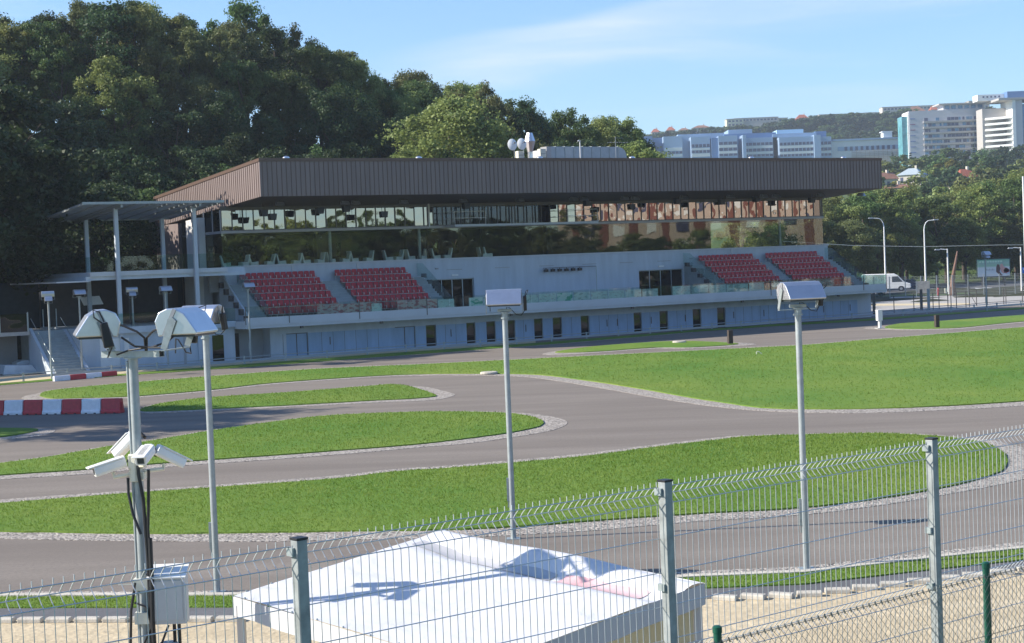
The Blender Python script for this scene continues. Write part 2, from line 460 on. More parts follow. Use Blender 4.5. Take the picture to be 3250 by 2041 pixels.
b = MB()
b.quad((-4000, -600, -0.30), (4000, -600, -0.30), (4000, 300, -0.30), (-4000, 300, -0.30))
tag(b.build('ground', m_ground), kind='structure')
b = MB(); b.quad((-240, 24, 0), (220, 24, 0), (220, 300, 0), (-240, 300, 0))
tag(b.build('asphalt_track', m_asph), kind='structure')

ISL = {}
def island(key, grass, gravel):
    g = poly_world(grass); v = poly_world(gravel)
    sheet('gravel_strip', v, 0.012, m_gravel, 0.03, label='pale gravel strip edging the kart track')
    # narrow concrete edging line outside the gravel
    sheet('lawn', g, 0.055, m_grass, 0.05, 0.03, label='short green lawn between the bends of the kart track')
    ISL[key] = g
A_top = [(127, 1255), (178, 1239), (432, 1215), (670, 1196), (1000, 1173), (1296, 1160), (1640, 1143), (2000, 1125), (2300, 1110), (2547, 1097), (2795, 1077), (3250, 1040), (3800, 995)]
A_bot = [(3800, 1225), (3250, 1275), (2944, 1293), (2696, 1300), (2448, 1298), (2324, 1284), (2200, 1265), (2080, 1244), (1894, 1214), (1732, 1193), (1617, 1188), (1385, 1188), (1200, 1194), (864, 1217), (670, 1239), (486, 1255), (389, 1261), (243, 1265), (162, 1266)]
A_gbot = [(3800, 1238), (3250, 1288), (2944, 1305), (2696, 1311.5), (2448, 1306), (2324, 1297), (2200, 1282), (2080, 1263), (1894, 1230), (1779, 1211), (1663, 1196), (1524, 1192), (1385, 1192), (1200, 1197), (864, 1221), (670, 1243), (486, 1259), (389, 1266), (243, 1270), (130, 1272), (70, 1266), (85, 1256), (120, 1249)]
island('A', A_top + A_bot, [(x, y - 3.5) for x, y in A_top[1:]] + A_gbot)
island('B', [(443, 1304), (486, 1288), (567, 1274), (670, 1263), (918, 1247), (1188, 1226), (1237, 1222), (1283, 1225), (1339, 1240), (1383, 1256), (1376, 1261), (1293, 1268), (1200, 1272), (918, 1288), (702, 1298), (486, 1307)],
       [(430, 1308), (470, 1288), (567, 1271), (670, 1260), (918, 1244), (1188, 1222), (1237, 1218.5), (1290, 1224), (1353, 1229), (1399, 1239), (1438, 1249.5), (1443, 1254), (1422, 1262), (1376, 1270), (1293, 1274.5), (1200, 1278), (918, 1293), (702, 1303), (486, 1312)])
island('C', [(-500, 1540), (0, 1474), (162, 1452), (346, 1420), (486, 1401), (675, 1369), (864, 1342), (1026, 1323), (1200, 1314), (1385, 1309), (1598, 1313), (1677, 1323), (1718, 1336), (1725, 1346), (1700, 1359), (1617, 1376), (1478, 1395), (1339, 1411), (1200, 1423), (1026, 1436), (810, 1452), (567, 1469), (270, 1493), (0, 1511), (-500, 1552)],
       [(-540, 1542), (0, 1469), (162, 1447), (346, 1415), (486, 1396), (675, 1364), (864, 1338), (1026, 1319), (1200, 1310), (1385, 1305), (1598, 1308), (1686, 1314), (1746, 1322), (1788, 1332), (1801, 1343), (1788, 1353), (1742, 1369), (1617, 1390), (1478, 1409), (1339, 1420), (1200, 1433), (1026, 1447), (810, 1463), (567, 1480), (270, 1506), (0, 1523), (-500, 1566)])
island('D', [(-500, 1640), (0, 1602), (432, 1568), (670, 1552), (1080, 1522), (1250, 1501), (1408, 1491), (1617, 1474), (1848, 1453), (2080, 1423), (2300, 1397), (2374, 1389), (2597, 1382), (2795, 1379), (2994, 1390), (3118, 1408), (3172, 1431), (3197, 1456), (3187, 1489), (3142, 1513), (2994, 1551), (2795, 1585), (2547, 1615), (2200, 1635), (1894, 1656), (1663, 1674), (1431, 1685), (1200, 1688), (810, 1694), (459, 1697), (216, 1693), (0, 1690), (-500, 1672)],
       [(-560, 1638), (0, 1587), (432, 1557), (670, 1541), (1080, 1509), (1250, 1490), (1408, 1480), (1617, 1462), (1848, 1441), (2080, 1412), (2300, 1387), (2374, 1382), (2597, 1376), (2795, 1374), (2944, 1379), (3068, 1389), (3167, 1402), (3250, 1422), (3300, 1444), (3316, 1468), (3295, 1496), (3250, 1521), (3142, 1545), (2994, 1572), (2795, 1605), (2547, 1635), (2200, 1657), (1894, 1684), (1663, 1698), (1431, 1708), (1200, 1712), (810, 1720), (459, 1718), (216, 1715), (0, 1710), (-560, 1690)])
island('E', [(-600, 1350), (0, 1361), (108, 1363), (116, 1369), (54, 1382), (0, 1389), (-600, 1440)],
       [(-620, 1345), (0, 1358), (124, 1361), (175, 1366), (146, 1380), (54, 1393), (0, 1398), (-600, 1452)])
island('F', [(1763, 1120), (1825, 1108), (1941, 1096), (2126, 1084.5), (2250, 1086), (2344, 1093), (2200, 1103), (2080, 1104), (1894, 1117)],
       [(1721, 1124), (1790, 1111), (1941, 1094), (2126, 1082), (2250, 1084), (2403, 1093), (2200, 1106), (2080, 1107), (1894, 1120), (1780, 1127)])
island('G', [(2808, 1039), (2868, 1027), (2987, 1020), (3250, 1000.6), (3800, 958), (3800, 982), (3250, 1021), (3046, 1041), (2927, 1045), (2838, 1044)],
       [(2740, 1041.5), (2808, 1036), (2868, 1025), (2987, 1018), (3250, 998.6), (3800, 956), (3800, 985), (3250, 1024), (3046, 1044.5), (2927, 1048), (2838, 1047.5)])
# verge along the guard rail
V_bot = [(-400, 1256), (0, 1224), (164, 1210), (300, 1200), (397, 1193), (516, 1185), (655, 1175), (800, 1165), (1000, 1150), (1200, 1134), (1450, 1116), (1700, 1097), (2000, 1072), (2200, 1054), (2448, 1036), (2746, 1019), (3000, 1000), (3250, 981), (3800, 940)]
V_top = [(-400, 1251), (0, 1219), (164, 1204.5), (300, 1194), (397, 1188), (516, 1177), (655, 1167), (800, 1156), (1000, 1141), (1200, 1125), (1450, 1108), (1700, 1090), (2000, 1066), (2200, 1049), (2448, 1031), (2746, 1014), (3000, 995), (3250, 976), (3800, 935)]
sheet('lawn', poly_world(V_bot + V_top[::-1], False), 0.05, m_grass, 0.04, 0.02, label='narrow grass verge below the guard rail')
sheet('gravel_strip', poly_world([(x, y + 1.5) for x, y in V_bot[:14]] + [(x, y - 1) for x, y in V_bot[:14]][::-1], False), 0.012, m_gravel, 0, label='thin pale gravel line along the verge')
# strip of beige paving between verge and stand
sheet('sand_path', poly_world(V_top[1:12] + [(x, y - 14) for x, y in V_top[1:12]][::-1], False), 0.008, m_yellow, 0, label='sand coloured path at the foot of the stand')
# near side of the track: gravel, kerb line, grass, path, sand
XN = [-400, 0, 370, 740, 1150, 1500, 1850, 2200, 2555, 2950, 3250, 3800]
G0 = [1882, 1880, 1878, 1876, 1868, 1857, 1838, 1814, 1799, 1753, 1720, 1650]
def line(off0, off1):                                     # offsets grow from the left to the right end
    return [(x, g + off0 + (off1 - off0) * min(1, max(0, x / 3250))) for x, g in zip(XN, G0)]
def strip(name, a, b_, z, m, th, label):
    sheet(name, poly_world(line(*a) + line(*b_)[::-1], False), z, m, th, label=label)
strip('gravel_strip', (0, 0), (13, 22), 0.010, m_gravel, 0, 'pale gravel strip on the near side of the kart track')
strip('kerb', (13, 22), (21, 29), 0.075, m_kerb, 0.1, 'low concrete kerb behind the near gravel')
strip('lawn', (21, 29), (54, 62), 0.05, m_grass, 0.05, 'narrow grass strip beside the near path')
strip('path', (54, 62), (90, 92), 0.02, m_asph2, 0.0, 'grey path beside the near grass strip')
sheet('sand_ground', poly_world([(x, y) for x, y in line(86, 88)] + [(3800, 2330), (-400, 2500)], False), 0.014, m_sand, 0, label='trampled yellow sand in front of the fence')
near_grass = [p for p in poly_world(line(21, 29) + line(54, 62)[::-1], False)]
# right hand side beyond the stand
def band(name, x0, x1, ya0, ya1, yb0, yb1, z, m, label=None):
    sheet(name, [gnd(x0, ya0)[:2], gnd(x1, ya1)[:2], gnd(x1, yb1)[:2], gnd(x0, yb0)[:2]], z, m, label=label)
band('concrete_apron', 2600, 3800, 1008, 935, 948, 944 - 22, 0.010, m_apron, 'pale concrete yard behind the guard rail')
band('sand_path', 2640, 3080, 972, 968, 966, 962.5, 0.016, m_yellow, 'sand coloured strip across the concrete yard')
band('verge', 2560, 3800, 947, 921, 940, 914, 0.03, m_grass_far)
band('road', 2560, 3800, 940, 914, 902, 880, 0.012, m_asph2, 'grey street beyond the yard fence')
band('verge', 2560, 3800, 902, 880, 888, 868, 0.03, m_grass_far)
for (x0, x1, y0, y1, wd) in ((2975, 3030, 914.5, 914, 1.0), (2955, 3060, 917.5, 917, 0.9), (3095, 3260, 916, 923.5, 1.6), (3120, 3170, 914.0, 915.5, 1.2)):
    band('road_marking', x0, x1, y0, y1, y0 - wd, y1 - wd, 0.02, m_white)
# embankment under the camera and the near fences
b = MB()
prof = [(-60, 3.0), (9.8, 3.0), (12.5, 2.9), (14.0, 2.2), (15.2, 0.8), (16.2, -0.1)]
for i in range(len(prof) - 1):
    (y0, z0), (y1, z1) = prof[i], prof[i + 1]
    b.quad((-200, y0, z0), (200, y0, z0), (200, y1, z1), (-200, y1, z1))
o = b.build('embankment', m_grass_far); tag(o, kind='structure')
b = MB(); b.quad((-200, 14, -0.05), (200, 14, -0.05), (200, 30, -0.004), (-200, 30, -0.004))
tag(b.build('sand_ground', m_sand), kind='structure')

# ------------------------------------------------------------------ hills
SIL = [(-2500, -450), (-1200, -220), (-400, -20), (0, 60), (150, 90), (220, 5), (300, 20), (420, -10), (520, 40), (640, 70), (720, 25), (820, 60), (900, 70), (1000, 112), (1080, 108), (1170, 165), (1250, 230), (1340, 222), (1420, 250), (1560, 250), (1640, 320), (1700, 320), (1760, 365), (1850, 385), (1950, 370), (2040, 410), (2090, 500), (2300, 640), (4000, 780)]
def sil_slope(px):
    xs, ys = zip(*SIL)
    y = float(np.interp(px, xs, ys))
    hor = 902.5 - 0.0395 * px
    return (hor - y) / F
def world_px(X, Y):
    return CX + F * X / max(Y, 20) + 2
def smooth(t):
    t = min(1, max(0, t)); return t * t * (3 - 2 * t)
def hill_z(u, v):                                       # wooded slope behind the stand
    P = bw(u, v)
    px = world_px(P.x, P.y)
    top = 6.5 + math.hypot(P.x, P.y) * sil_slope(px)
    return max(0.0, (top - 14.0)) * smooth((v - 26) / 42.0)
b = MB()
us = [-164 + 6 * i for i in range(53)]
vs_ = [24 + 4 * j for j in range(34)]
vv = [bw(u, v, hill_z(u, min(v, 70)) + (0 if v < 28 else rnd.uniform(-0.3, 0.3)) - (0.05 if v <= 26 else 0) - max(0, v - 74) * 0.16) for v in vs_ for u in us]
ff = [(j * 53 + i, j * 53 + i + 1, (j + 1) * 53 + i + 1, (j + 1) * 53 + i) for j in range(33) for i in range(52)]
b.add(vv, ff)
m_forestfloor = layered('forest_floor', [(0.035, 0.045, 0.018), (0.055, 0.05, 0.03), (0.02, 0.025, 0.012)], (0.2, 1.5), 0.95, 0.8, 3)
tag(b.build('hillside', m_forestfloor), kind='structure')
FARP = [(285, -0.3), (330, 0.5), (400, 8), (480, 17), (600, 27), (800, 39), (950, 47), (1100, 62), (1250, 84), (1400, 108), (1700, 112), (2600, 60), (4200, 0)]
def far_z(X, Y):
    ys, zs = zip(*FARP)
    z = float(np.interp(Y, ys, zs))
    k = X / Y
    f = np.interp(k, [-1.0, 0.0, 0.08, 0.24, 0.33, 1.2], [0.15, 0.62, 0.86, 1.0, 1.04, 1.1])
    if Y < 400: f = 1
    else: f = 1 + (f - 1) * min(1, (Y - 400) / 500)
    return z * f
b = MB()
ys = [285, 300, 330, 360, 400, 440, 480, 540, 600, 700, 800, 870, 950, 1020, 1100, 1180, 1250, 1320, 1400, 1500, 1700, 2000, 2600, 4200]
ks = [-1.2 + 0.06 * i for i in range(50)]
vv = [(k * y, y, far_z(k * y, y) + rnd.uniform(-0.3, 0.3) * (y > 420)) for y in ys for k in ks]
n = len(ks)
b.add(vv, [(j * n + i, j * n + i + 1, (j + 1) * n + i + 1, (j + 1) * n + i) for j in range(len(ys) - 1) for i in range(n - 1)])
tag(b.build('far_hillside', m_grass_far, smooth=True), kind='structure')
# ------------------------------------------------------------------ the stand
B = empty('grandstand', tuple(OB), TH, 'long grandstand with brown clad roof, glazed lounge and pale lower wall behind the kart track', 'grandstand')
def part(name, m, mb, parent=B, **k): return mb.build(name, m, parent, **k)
b = MB()                                                  # ground storey wall with real openings
wins = [(1.2, 3.06), (10.75, 12.63), (13.6, 14.55), (17.43, 18.3), (19.36, 20.26), (21.3, 22.2), (24.09, 24.98), (25.99, 26.93), (28.89, 29.78), (34.54, 35.41), (37.38, 38.32), (41.11, 42.09), (43.92, 44.91)]
x = -0.15
for a, c in wins:
    b.box(x, a, 0, 0.3, 0, 1.80); x = c
b.box(x, 63.0, 0, 0.3, 0, 1.80)
b.box(-0.15, 63.0, 0, 0.3, 1.80, 2.40)
b.box(62.7, 63.0, 0.3, 14, 0, 2.4); b.box(-0.15, 0.15, 0.3, 14, 0, 2.4)
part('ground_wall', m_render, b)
b = MB(); x = 0.9                                         # slightly proud blue panels
for a, c in wins + [(61.2, 61.3)]:
    if a - x > 0.4: b.box(x, a, -0.012, 0, 0.12, 1.76)
    x = c
part('blue_wall_panels', m_bluewall, b)
b = MB()
for u in [0.9] + [u0 + k * 1.0 for u0, n_ in ((4.2, 6), (15.4, 2), (23.0, 1), (27.9, 1), (30.8, 4), (36.3, 1), (39.3, 2), (46.0, 15)) for k in range(n_)]:
    b.box(u, u + 0.025, -0.018, -0.012, 0.12, 1.76)
part('panel_joints', m_mull, b)
b = MB()
for u in (4.9, 15.9, 23.2, 31.6, 32.7, 36.4, 40.2, 45.8, 49.4, 53.2, 56.8, 60.2):
    b.box(u, u + 0.06, -0.06, -0.018, 0.75, 1.35)
part('downpipes', m_mull, b)
for i, (a, c) in enumerate(wins):
    f = MB(); f.box(a, a + 0.05, 0.12, 0.2, 0, 1.8).box(c - 0.05, c, 0.12, 0.2, 0, 1.8).box(a, c, 0.115, 0.205, 1.74, 1.8)
    if c - a > 1.5: f.box((a + c) / 2 - 0.03, (a + c) / 2 + 0.03, 0.12, 0.2, 0, 1.74)
    fo = part('window', m_mull, f)
    p = MB(); p.box(a + 0.05, c - 0.05, 0.15, 0.165, 0.02, 1.74)
    part('pane', m_bluewall if c - a > 1.5 else m_darkglass, p, fo)
b = MB(); b.box(0.15, 62.7, 3.0, 3.1, 0, 2.4)
for k in range(14): b.box(3 + k * 4.4, 3.9 + k * 4.4, 2.4, 3.0, 0, 2.4)
part('storeroom_wall', m_darkpanel, b)
b = MB(); b.box(-3.05, 63.1, -2.0, 14, 2.40, 2.96)
part('deck_slab', m_slab, b)
b = MB(); b.box(-3.05, 63.1, -2.06, -2.0, 2.62, 3.22)
part('deck_edge_board', m_slab, b)
b = MB()
for u in (1.6, 8.5, 20.6, 33.0, 45.3, 57.0): b.box(u, u + 0.22, -1.9, -1.7, 2.22, 2.4)
part('soffit_spotlights', m_mull, b)
g = MB(); r_ = MB(); u = -3.0
while u < 62.6:
    g.box(u + 0.02, min(63.08, u + 1.95), -2.04, -2.022, 3.0, 4.08)
    u += 1.97
part('glass_balustrade', m_glassrail, g)
b = MB()
for u in (-3.03, 0.55, 6.55, 12.6, 18.5, 48.6, 60.1, 63.05): b.box(u, u + 0.05, -2.10, -2.06, 2.7, 4.10)
part('balustrade_posts', m_mull, b)
b = MB(); b.box(63.04, 63.06, -2.0, 5, 3.0, 4.08); part('glass_balustrade', m_glassrail, b)
# added pale panels, their colours stand in for reflections in the balustrade glass
def reflectionmat(nm, base, blotch, sc, lo=0.55):
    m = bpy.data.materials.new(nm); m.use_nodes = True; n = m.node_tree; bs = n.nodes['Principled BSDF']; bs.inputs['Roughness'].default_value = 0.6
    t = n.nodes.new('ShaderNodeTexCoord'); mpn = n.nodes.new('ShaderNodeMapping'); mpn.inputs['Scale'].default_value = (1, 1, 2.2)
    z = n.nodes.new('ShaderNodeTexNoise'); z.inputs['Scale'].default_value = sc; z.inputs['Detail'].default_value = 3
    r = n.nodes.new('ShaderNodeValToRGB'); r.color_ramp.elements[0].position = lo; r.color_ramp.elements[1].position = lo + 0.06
    r.color_ramp.elements[0].color = (*base, 1); r.color_ramp.elements[1].color = (*blotch, 1)
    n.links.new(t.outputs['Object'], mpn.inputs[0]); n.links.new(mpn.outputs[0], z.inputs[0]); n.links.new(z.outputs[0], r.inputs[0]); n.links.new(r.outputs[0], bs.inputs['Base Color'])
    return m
bm_ = [reflectionmat('red_reflection', (0.74, 0.50, 0.48), (0.55, 0.16, 0.18), 2.5, 0.5), reflectionmat('white_reflection', (0.80, 0.82, 0.78), (0.60, 0.52, 0.50), 3.5), reflectionmat('green_reflection', (0.80, 0.84, 0.80), (0.10, 0.46, 0.34), 1.3, 0.52), reflectionmat('grey_reflection', (0.72, 0.76, 0.74), (0.42, 0.48, 0.46), 1.6, 0.52)]
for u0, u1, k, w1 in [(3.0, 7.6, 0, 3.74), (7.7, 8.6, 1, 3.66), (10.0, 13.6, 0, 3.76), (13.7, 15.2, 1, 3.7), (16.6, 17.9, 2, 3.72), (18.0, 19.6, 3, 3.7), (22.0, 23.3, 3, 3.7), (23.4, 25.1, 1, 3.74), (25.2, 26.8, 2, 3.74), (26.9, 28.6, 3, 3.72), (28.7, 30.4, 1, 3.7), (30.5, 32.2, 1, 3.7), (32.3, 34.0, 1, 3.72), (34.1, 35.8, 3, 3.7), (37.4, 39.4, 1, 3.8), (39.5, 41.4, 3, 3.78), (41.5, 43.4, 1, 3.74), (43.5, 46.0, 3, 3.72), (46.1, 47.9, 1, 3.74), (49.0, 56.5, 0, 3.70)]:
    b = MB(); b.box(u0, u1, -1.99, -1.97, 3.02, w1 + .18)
    part('reflection_panel', bm_[k], b)
# rear wall of the terrace (parapet at lounge floor) with door openings
VW = 4.6
b = MB(); doors = [(16.9, 21.1), (38.7, 43.8)]; x = -1.75
for a, c in doors:
    b.box(x, a, VW, VW + 0.3, 2.96, 5.45); x = c
b.box(x, 61.9, VW, VW + 0.3, 2.96, 5.45); b.box(-1.75, 61.9, VW, VW + 0.3, 5.45, 7.10)
b.box(-1.75, -1.45, VW + 0.3, 15, 2.96, 7.1); b.box(61.6, 61.9, VW + 0.3, 15, 2.96, 7.1)
part('upper_wall', m_render, b)
b = MB(); b.box(-1.8, 61.95, VW - 0.10, VW + 0.45, 7.10, 7.22); part('wall_coping', m_slab, b)
for a, c in doors:
    f = MB()
    nn = 4
    f.box(a, c, VW + 0.14, VW + 0.22, 5.37, 5.45)
    for k in range(nn + 1):
        u = a + (c - a - 0.08) * k / nn; f.box(u, u + 0.08, VW + 0.15, VW + 0.21, 2.97, 5.37)
    fo = part('glazed_doors', m_galv, f)
    for k in range(nn):
        u = a + (c - a - 0.08) * k / nn
        p = MB(); p.box(u + 0.08, u + (c - a - 0.08) / nn, VW + 0.17, VW + 0.185, 3.0, 5.37); part('pane', m_darkglass, p, fo)
b = MB()
for u in (19.2, 24.0, 28.6, 33.2, 37.3, 41.6): b.box(u - 0.75, u + 0.75, VW - 0.03, VW, 6.20, 6.25)
for u in (17.3, 46.3, 44.6): b.box(u, u + 0.3, VW - 0.1, VW, 6.3, 6.42)
part('wall_slots', m_greyrender, b)
b = MB()
for u in (4.05, 9.9, 49.6, 56.2): b.box(u, u + 0.18, VW - 0.04, VW, 6.55, 7.1)
part('rainwater_outlets', m_slab, b)
b = MB(); b.box(-1.4, 61.6, 11.0, 11.2, 2.96, 7.0); part('inner_wall', m_dark, b)
b = MB()
for a in (19.2, 41.2): b.box(a - 0.3, a + 0.3, VW - 0.12, VW, 5.68, 5.82)
part('exit_lights', m_white, b)
# frame of stage lights on the terrace wall
t = empty('lighting_bar', bw(30.8, VW - 0.35, 6.02), TH, 'dark bar with six small spotlights on the long white wall', 'spotlight bar')
q = MB(); q.tube([(-2.8, 0, 0), (2.9, 0, 0)], 0.03, 6); q.build('bar', m_mull, t)
q = MB(); q.tube([(2.9, 0, 0.02), (2.9, 0, -3.0), (2.9, -0.6, -3.0)], 0.035, 6); q.build('post', m_galv, t)
for k in range(6):
    q = MB(); q.box(-2.65 + 0.72 * k, -2.30 + 0.72 * k, -0.12, 0.12, -0.34, -0.1).box(-2.5 + 0.72 * k, -2.45 + 0.72 * k, -0.02, 0.02, -0.1, 0); q.build('spotlight', m_black, t)

# seating tiers
NR = 6; DV = 0.92; DW = 0.545
blocks = [(-0.72, 13), (7.63, 13), (45.3, 13), (53.45, 13)]
V0 = -0.95
for bi, (u0, nseat) in enumerate(blocks):
    b = MB(); L_ = nseat * 0.508
    pr = [(V0 - 0.25, 2.96)]
    for r in range(NR):
        v = V0 - 0.25 + r * DV
        pr += [(v, 2.97 + 0.42 * 0.0 + r * DW + 0.02), (v + DV, 2.97 + r * DW + 0.02)]
    pr += [(VW, 2.97 + (NR - 1) * DW + 0.02), (VW, 2.96)]
    # profile in (v, w) swept along u
    b.prism(pr, u0, u0 + L_, 'x')
    part('seating_tier', m_tread, b)
# stepped gangways beside the blocks
for (u0, u1) in ((-2.05, -0.76), (5.92, 7.6), (14.3, 15.5), (43.9, 45.26), (51.95, 53.4), (60.1, 61.4)):
    b = MB(); ns = 14
    y0, y1 = V0 - 0.25, VW
    pr = [(y0, 2.96)]
    for k in range(ns):
        v = y0 + (y1 - 0.9 - y0) * k / ns; v2 = y0 + (y1 - 0.9 - y0) * (k + 1) / ns; w = 2.97 + 2.75 * (k + 1) / ns
        pr += [(v, w), (v2, w)]
    pr += [(y1, 5.72), (y1, 2.96)]
    b.prism(pr, u0, u1, 'x'); part('gangway_steps', m_tread, b)
# sloping glass sides of the stairs and dark stepped blocks of the side walls
for u in (-0.72, 15.55, 43.85, 61.45):
    b = MB(); b.prism([(V0 - 0.2, 3.0), (V0 - 0.2, 4.0), (VW - 1.0, 6.85), (VW, 6.9), (VW, 5.8), (VW - 1.0, 5.8)], u, u + 0.02, 'x')
    part('stair_glass', m_glassrail, b)
b = MB()
b.prism([(V0 - 0.3, 2.97), (VW, 2.97), (VW, 6.9), (VW - 0.5, 6.6)], -2.25, -2.1, 'x')
part('stair_side_wall', m_render, b)
b = MB()
for k in range(6):
    b.box(-2.55, -2.26, VW - 1.0 - k * DV, VW - 0.62 - k * DV, 5.5 - k * 0.52, 5.95 - k * 0.52)
    for uu in (15.58, 43.5, 61.5):
        b.box(uu, uu + 0.32, VW - 1.0 - k * DV, VW - 0.62 - k * DV, 5.65 - k * 0.53, 6.0 - k * 0.53)
part('stepped_blocks', m_darkpanel, b)
b = MB(); b.prism([(V0 - 0.3, 2.97), (VW - 1, 2.97), (VW - 1, 5.2)], 61.42, 61.9, 'x'); part('stair_side_wall', m_render, b)

# seats: one mesh, individually placed
q = MB()
sp = [(-0.20, 0.0), (-0.22, 0.05), (0.16, 0.07), (0.24, 0.42), (0.20, 0.45), (0.10, 0.10), (-0.16, 0.02)]
def seat_mesh():
    red = MB()
    for i, (hw, z0, z1, y0, y1) in enumerate([(0.215, 0.40, 0.45, -0.20, 0.20)]):
        red.box(-hw, hw, y0, y1, z0, z1)
    red.prism([(0.19, 0.45), (0.26, 0.84), (0.22, 0.86), (0.13, 0.45)], -0.215, 0.215, 'x')
    red.prism([(0.215, 0.84), (0.15, 0.885), (-0.15, 0.885), (-0.215, 0.84)], 0.222, 0.258, 'y')
    red.box(-0.215, 0.215, -0.22, -0.17, 0.375, 0.45)
    n1 = len(red.f)
    for s in (-1, 1):
        red.box(s * 0.235 - 0.010, s * 0.235 + 0.010, -0.16, -0.12, 0.34, 0.62)
        red.box(s * 0.235 - 0.010, s * 0.235 + 0.010, -0.16, 0.18, 0.60, 0.62)
        red.box(s * 0.235 - 0.010, s * 0.235 + 0.010, 0.1, 0.16, 0.0, 0.40)
    red.box(-0.23, 0.23, -0.24, -0.222, 0.36, 0.385)
    me = bpy.data.meshes.new('stadium_seat'); me.from_pydata(red.v, [], red.f)
    me.materials.append(m_seat); me.materials.append(m_seatmetal)
    me.polygons.foreach_set('material_index', [0 if i < n1 else 1 for i in range(len(me.polygons))])
    return me
sm = seat_mesh()
bnames = ['leftmost seat block', 'second block from left', 'third block from left', 'rightmost seat block']
cnt = 0
for bi, (u0, nseat) in enumerate(blocks):
    for r in range(NR):
        for k in range(nseat):
            if cnt >= 306 and bi == 3: pass
            v = V0 + 0.30 + r * DV
            o = bpy.data.objects.new('stadium_seat', sm); COL.objects.link(o)
            o.location = bw(u0 + 0.254 + k * 0.508, v, 2.99 + r * DW); o.rotation_euler = (0, 0, TH)
            rn = ['front row', 'second row up', 'third row up', 'fourth row up', 'fifth row up', 'top row'][r]
            tag(o, '%s red seat from left, %s of the %s' % (ORD[k], rn, bnames[bi]), 'seat', 'red seats of the grandstand blocks')
            cnt += 1

# lounge: floor, back wall with rear windows, glazing
VG = 5.0
b = MB(); b.box(-1.7, 61.8, VW + 0.3, 15, 7.0, 7.1); part('lounge_floor', m_darkpanel, b)
b = MB(); x = -1.6
for a, c in [(0.3, 1.2), (2.0, 5.0), (5.6, 7.2), (9.6, 10.3), (12.6, 13.0), (22.2, 22.9), (24.4, 25.0)]:
    b.box(x, a, 13.6, 13.8, 7.1, 11.0); b.box(a, c, 13.6, 13.8, 8.95, 11.0); b.box(a, c, 13.6, 13.8, 7.1, 7.75); x = c
b.box(x, 54.5, 13.6, 13.8, 7.1, 11.0)
for u in (8, 16.5, 31, 39.5, 48): b.box(u, u + 0.5, 8, 8.5, 7.1, 11.2)
for u in (17.2, 22.6, 27.8, 29.9): b.box(u, u + 0.1, 5.6, 5.7, 7.1, 9.7)
b.box(17.2, 33, 5.6, 5.7, 9.1, 9.16)
part('lounge_back_wall', m_dark, b)
b = MB(); b.box(-1.6, 61.7, VG + 0.12, 13.6, 9.82, 9.95); part('lounge_ceiling', m_darkpanel, b)
wdt = 63.4 / 22
gp = []
for k in range(22):
    b = MB(); a = -1.7 + k * wdt
    if a + wdt > 61.9: break
    b.quad((a + 0.01, VG, 7.22), (a + wdt - 0.01, VG, 7.22), (a + wdt - 0.01, VG, 9.79), (a + 0.01, VG, 9.79))
    o = part('lounge_pane', m_glasslow, b, loc=(0, 0, 0)); gp.append(o)
b = MB(); b.quad((61.72, VG, 7.22), (61.72, 10.5, 7.22), (61.72, 10.5, 9.79), (61.72, VG, 9.79)); part('lounge_pane', m_glasslow, b)
b = MB(); b.quad((-1.7, 10.5, 7.22), (-1.7, VG, 7.22), (-1.7, VG, 9.79), (-1.7, 10.5, 9.79)); part('lounge_pane', m_glasslow, b)
b = MB(); b.tube([(56.4, VG + 0.35, 7.1), (56.4, VG + 0.35, 9.8)], 0.14, 12)
b.tube([(8.0, VG + 0.5, 7.1), (8.0, VG + 0.5, 9.8)], 0.14, 12); b.tube([(16.4, VG + 0.5, 7.1), (16.4, VG + 0.5, 9.8)], 0.14, 12)
part('round_columns', m_galvpole, b, smooth=True)
b = MB(); b.box(-1.75, 17.0, VG - 0.12, VG + 0.12, 9.79, 9.99); b.box(33.2, 61.75, VG - 0.12, VG + 0.12, 9.79, 9.99); b.box(17.0, 33.2, VG, VG + 0.12, 9.79, 9.99)
part('spandrel_band', m_band, b)
# upper ribbon of windows
PW = 0.915
u = -1.65; mu = MB()
mu.box(-1.7, 61.75, VG - 0.02, VG + 0.1, 9.99, 10.06); mu.box(-1.7, 61.75, VG - 0.02, VG + 0.1, 11.60, 11.95)
k = 0
while u < 61.6:
    u2 = min(u + PW, 61.7)
    central = 17.2 < u < 28.6
    mu.box(u - 0.035, u + 0.035, VG - 0.03, VG + 0.08, 10.06, 11.60)
    if not central:
        b = MB(); t1 = rnd.uniform(-0.009, 0.009); t2 = rnd.uniform(-0.007, 0.007)
        b.quad((u + 0.035, VG + 0.03 - t1, 10.06), (u2 - 0.035, VG + 0.03 + t1, 10.06), (u2 - 0.035, VG + 0.03 + t1 + t2, 11.60), (u + 0.035, VG + 0.03 - t1 + t2, 11.60))
        part('window_pane', m_glassup, b)
    u += PW; k += 1
mu.box(61.66, 61.74, VG - 0.03, VG + 0.08, 10.06, 11.60)
part('window_mullions', m_mull, mu)
b = MB()
for a in (17.4, 20.2, 23.0, 25.8):
    b.quad((a, VG + 0.5, 10.0), (a + 2.74, VG + 0.5, 10.0), (a + 2.74, VG + 0.5, 11.7), (a, VG + 0.5, 11.7))
part('control_room_glass', m_darkglass, b)
b = MB()
for a in (17.3, 20.15, 22.95, 25.75, 28.55): b.box(a, a + 0.06, VG + 0.45, VG + 0.55, 10.0, 11.7)
part('control_room_frame', m_mull, b)
b = MB(); b.quad((-1.7, 12, 9.99), (-1.7, VG, 9.99), (-1.7, VG, 11.7), (-1.7, 12, 11.4)); part('window_pane', m_darkglass, b)
b = MB()
for vv_ in (VG, 6.6, 8.4, 10.4): b.box(-1.76, -1.68, vv_, vv_ + 0.08, 9.99, 11.65)
b.box(-1.78, -1.68, VG, 12, 9.80, 9.99)
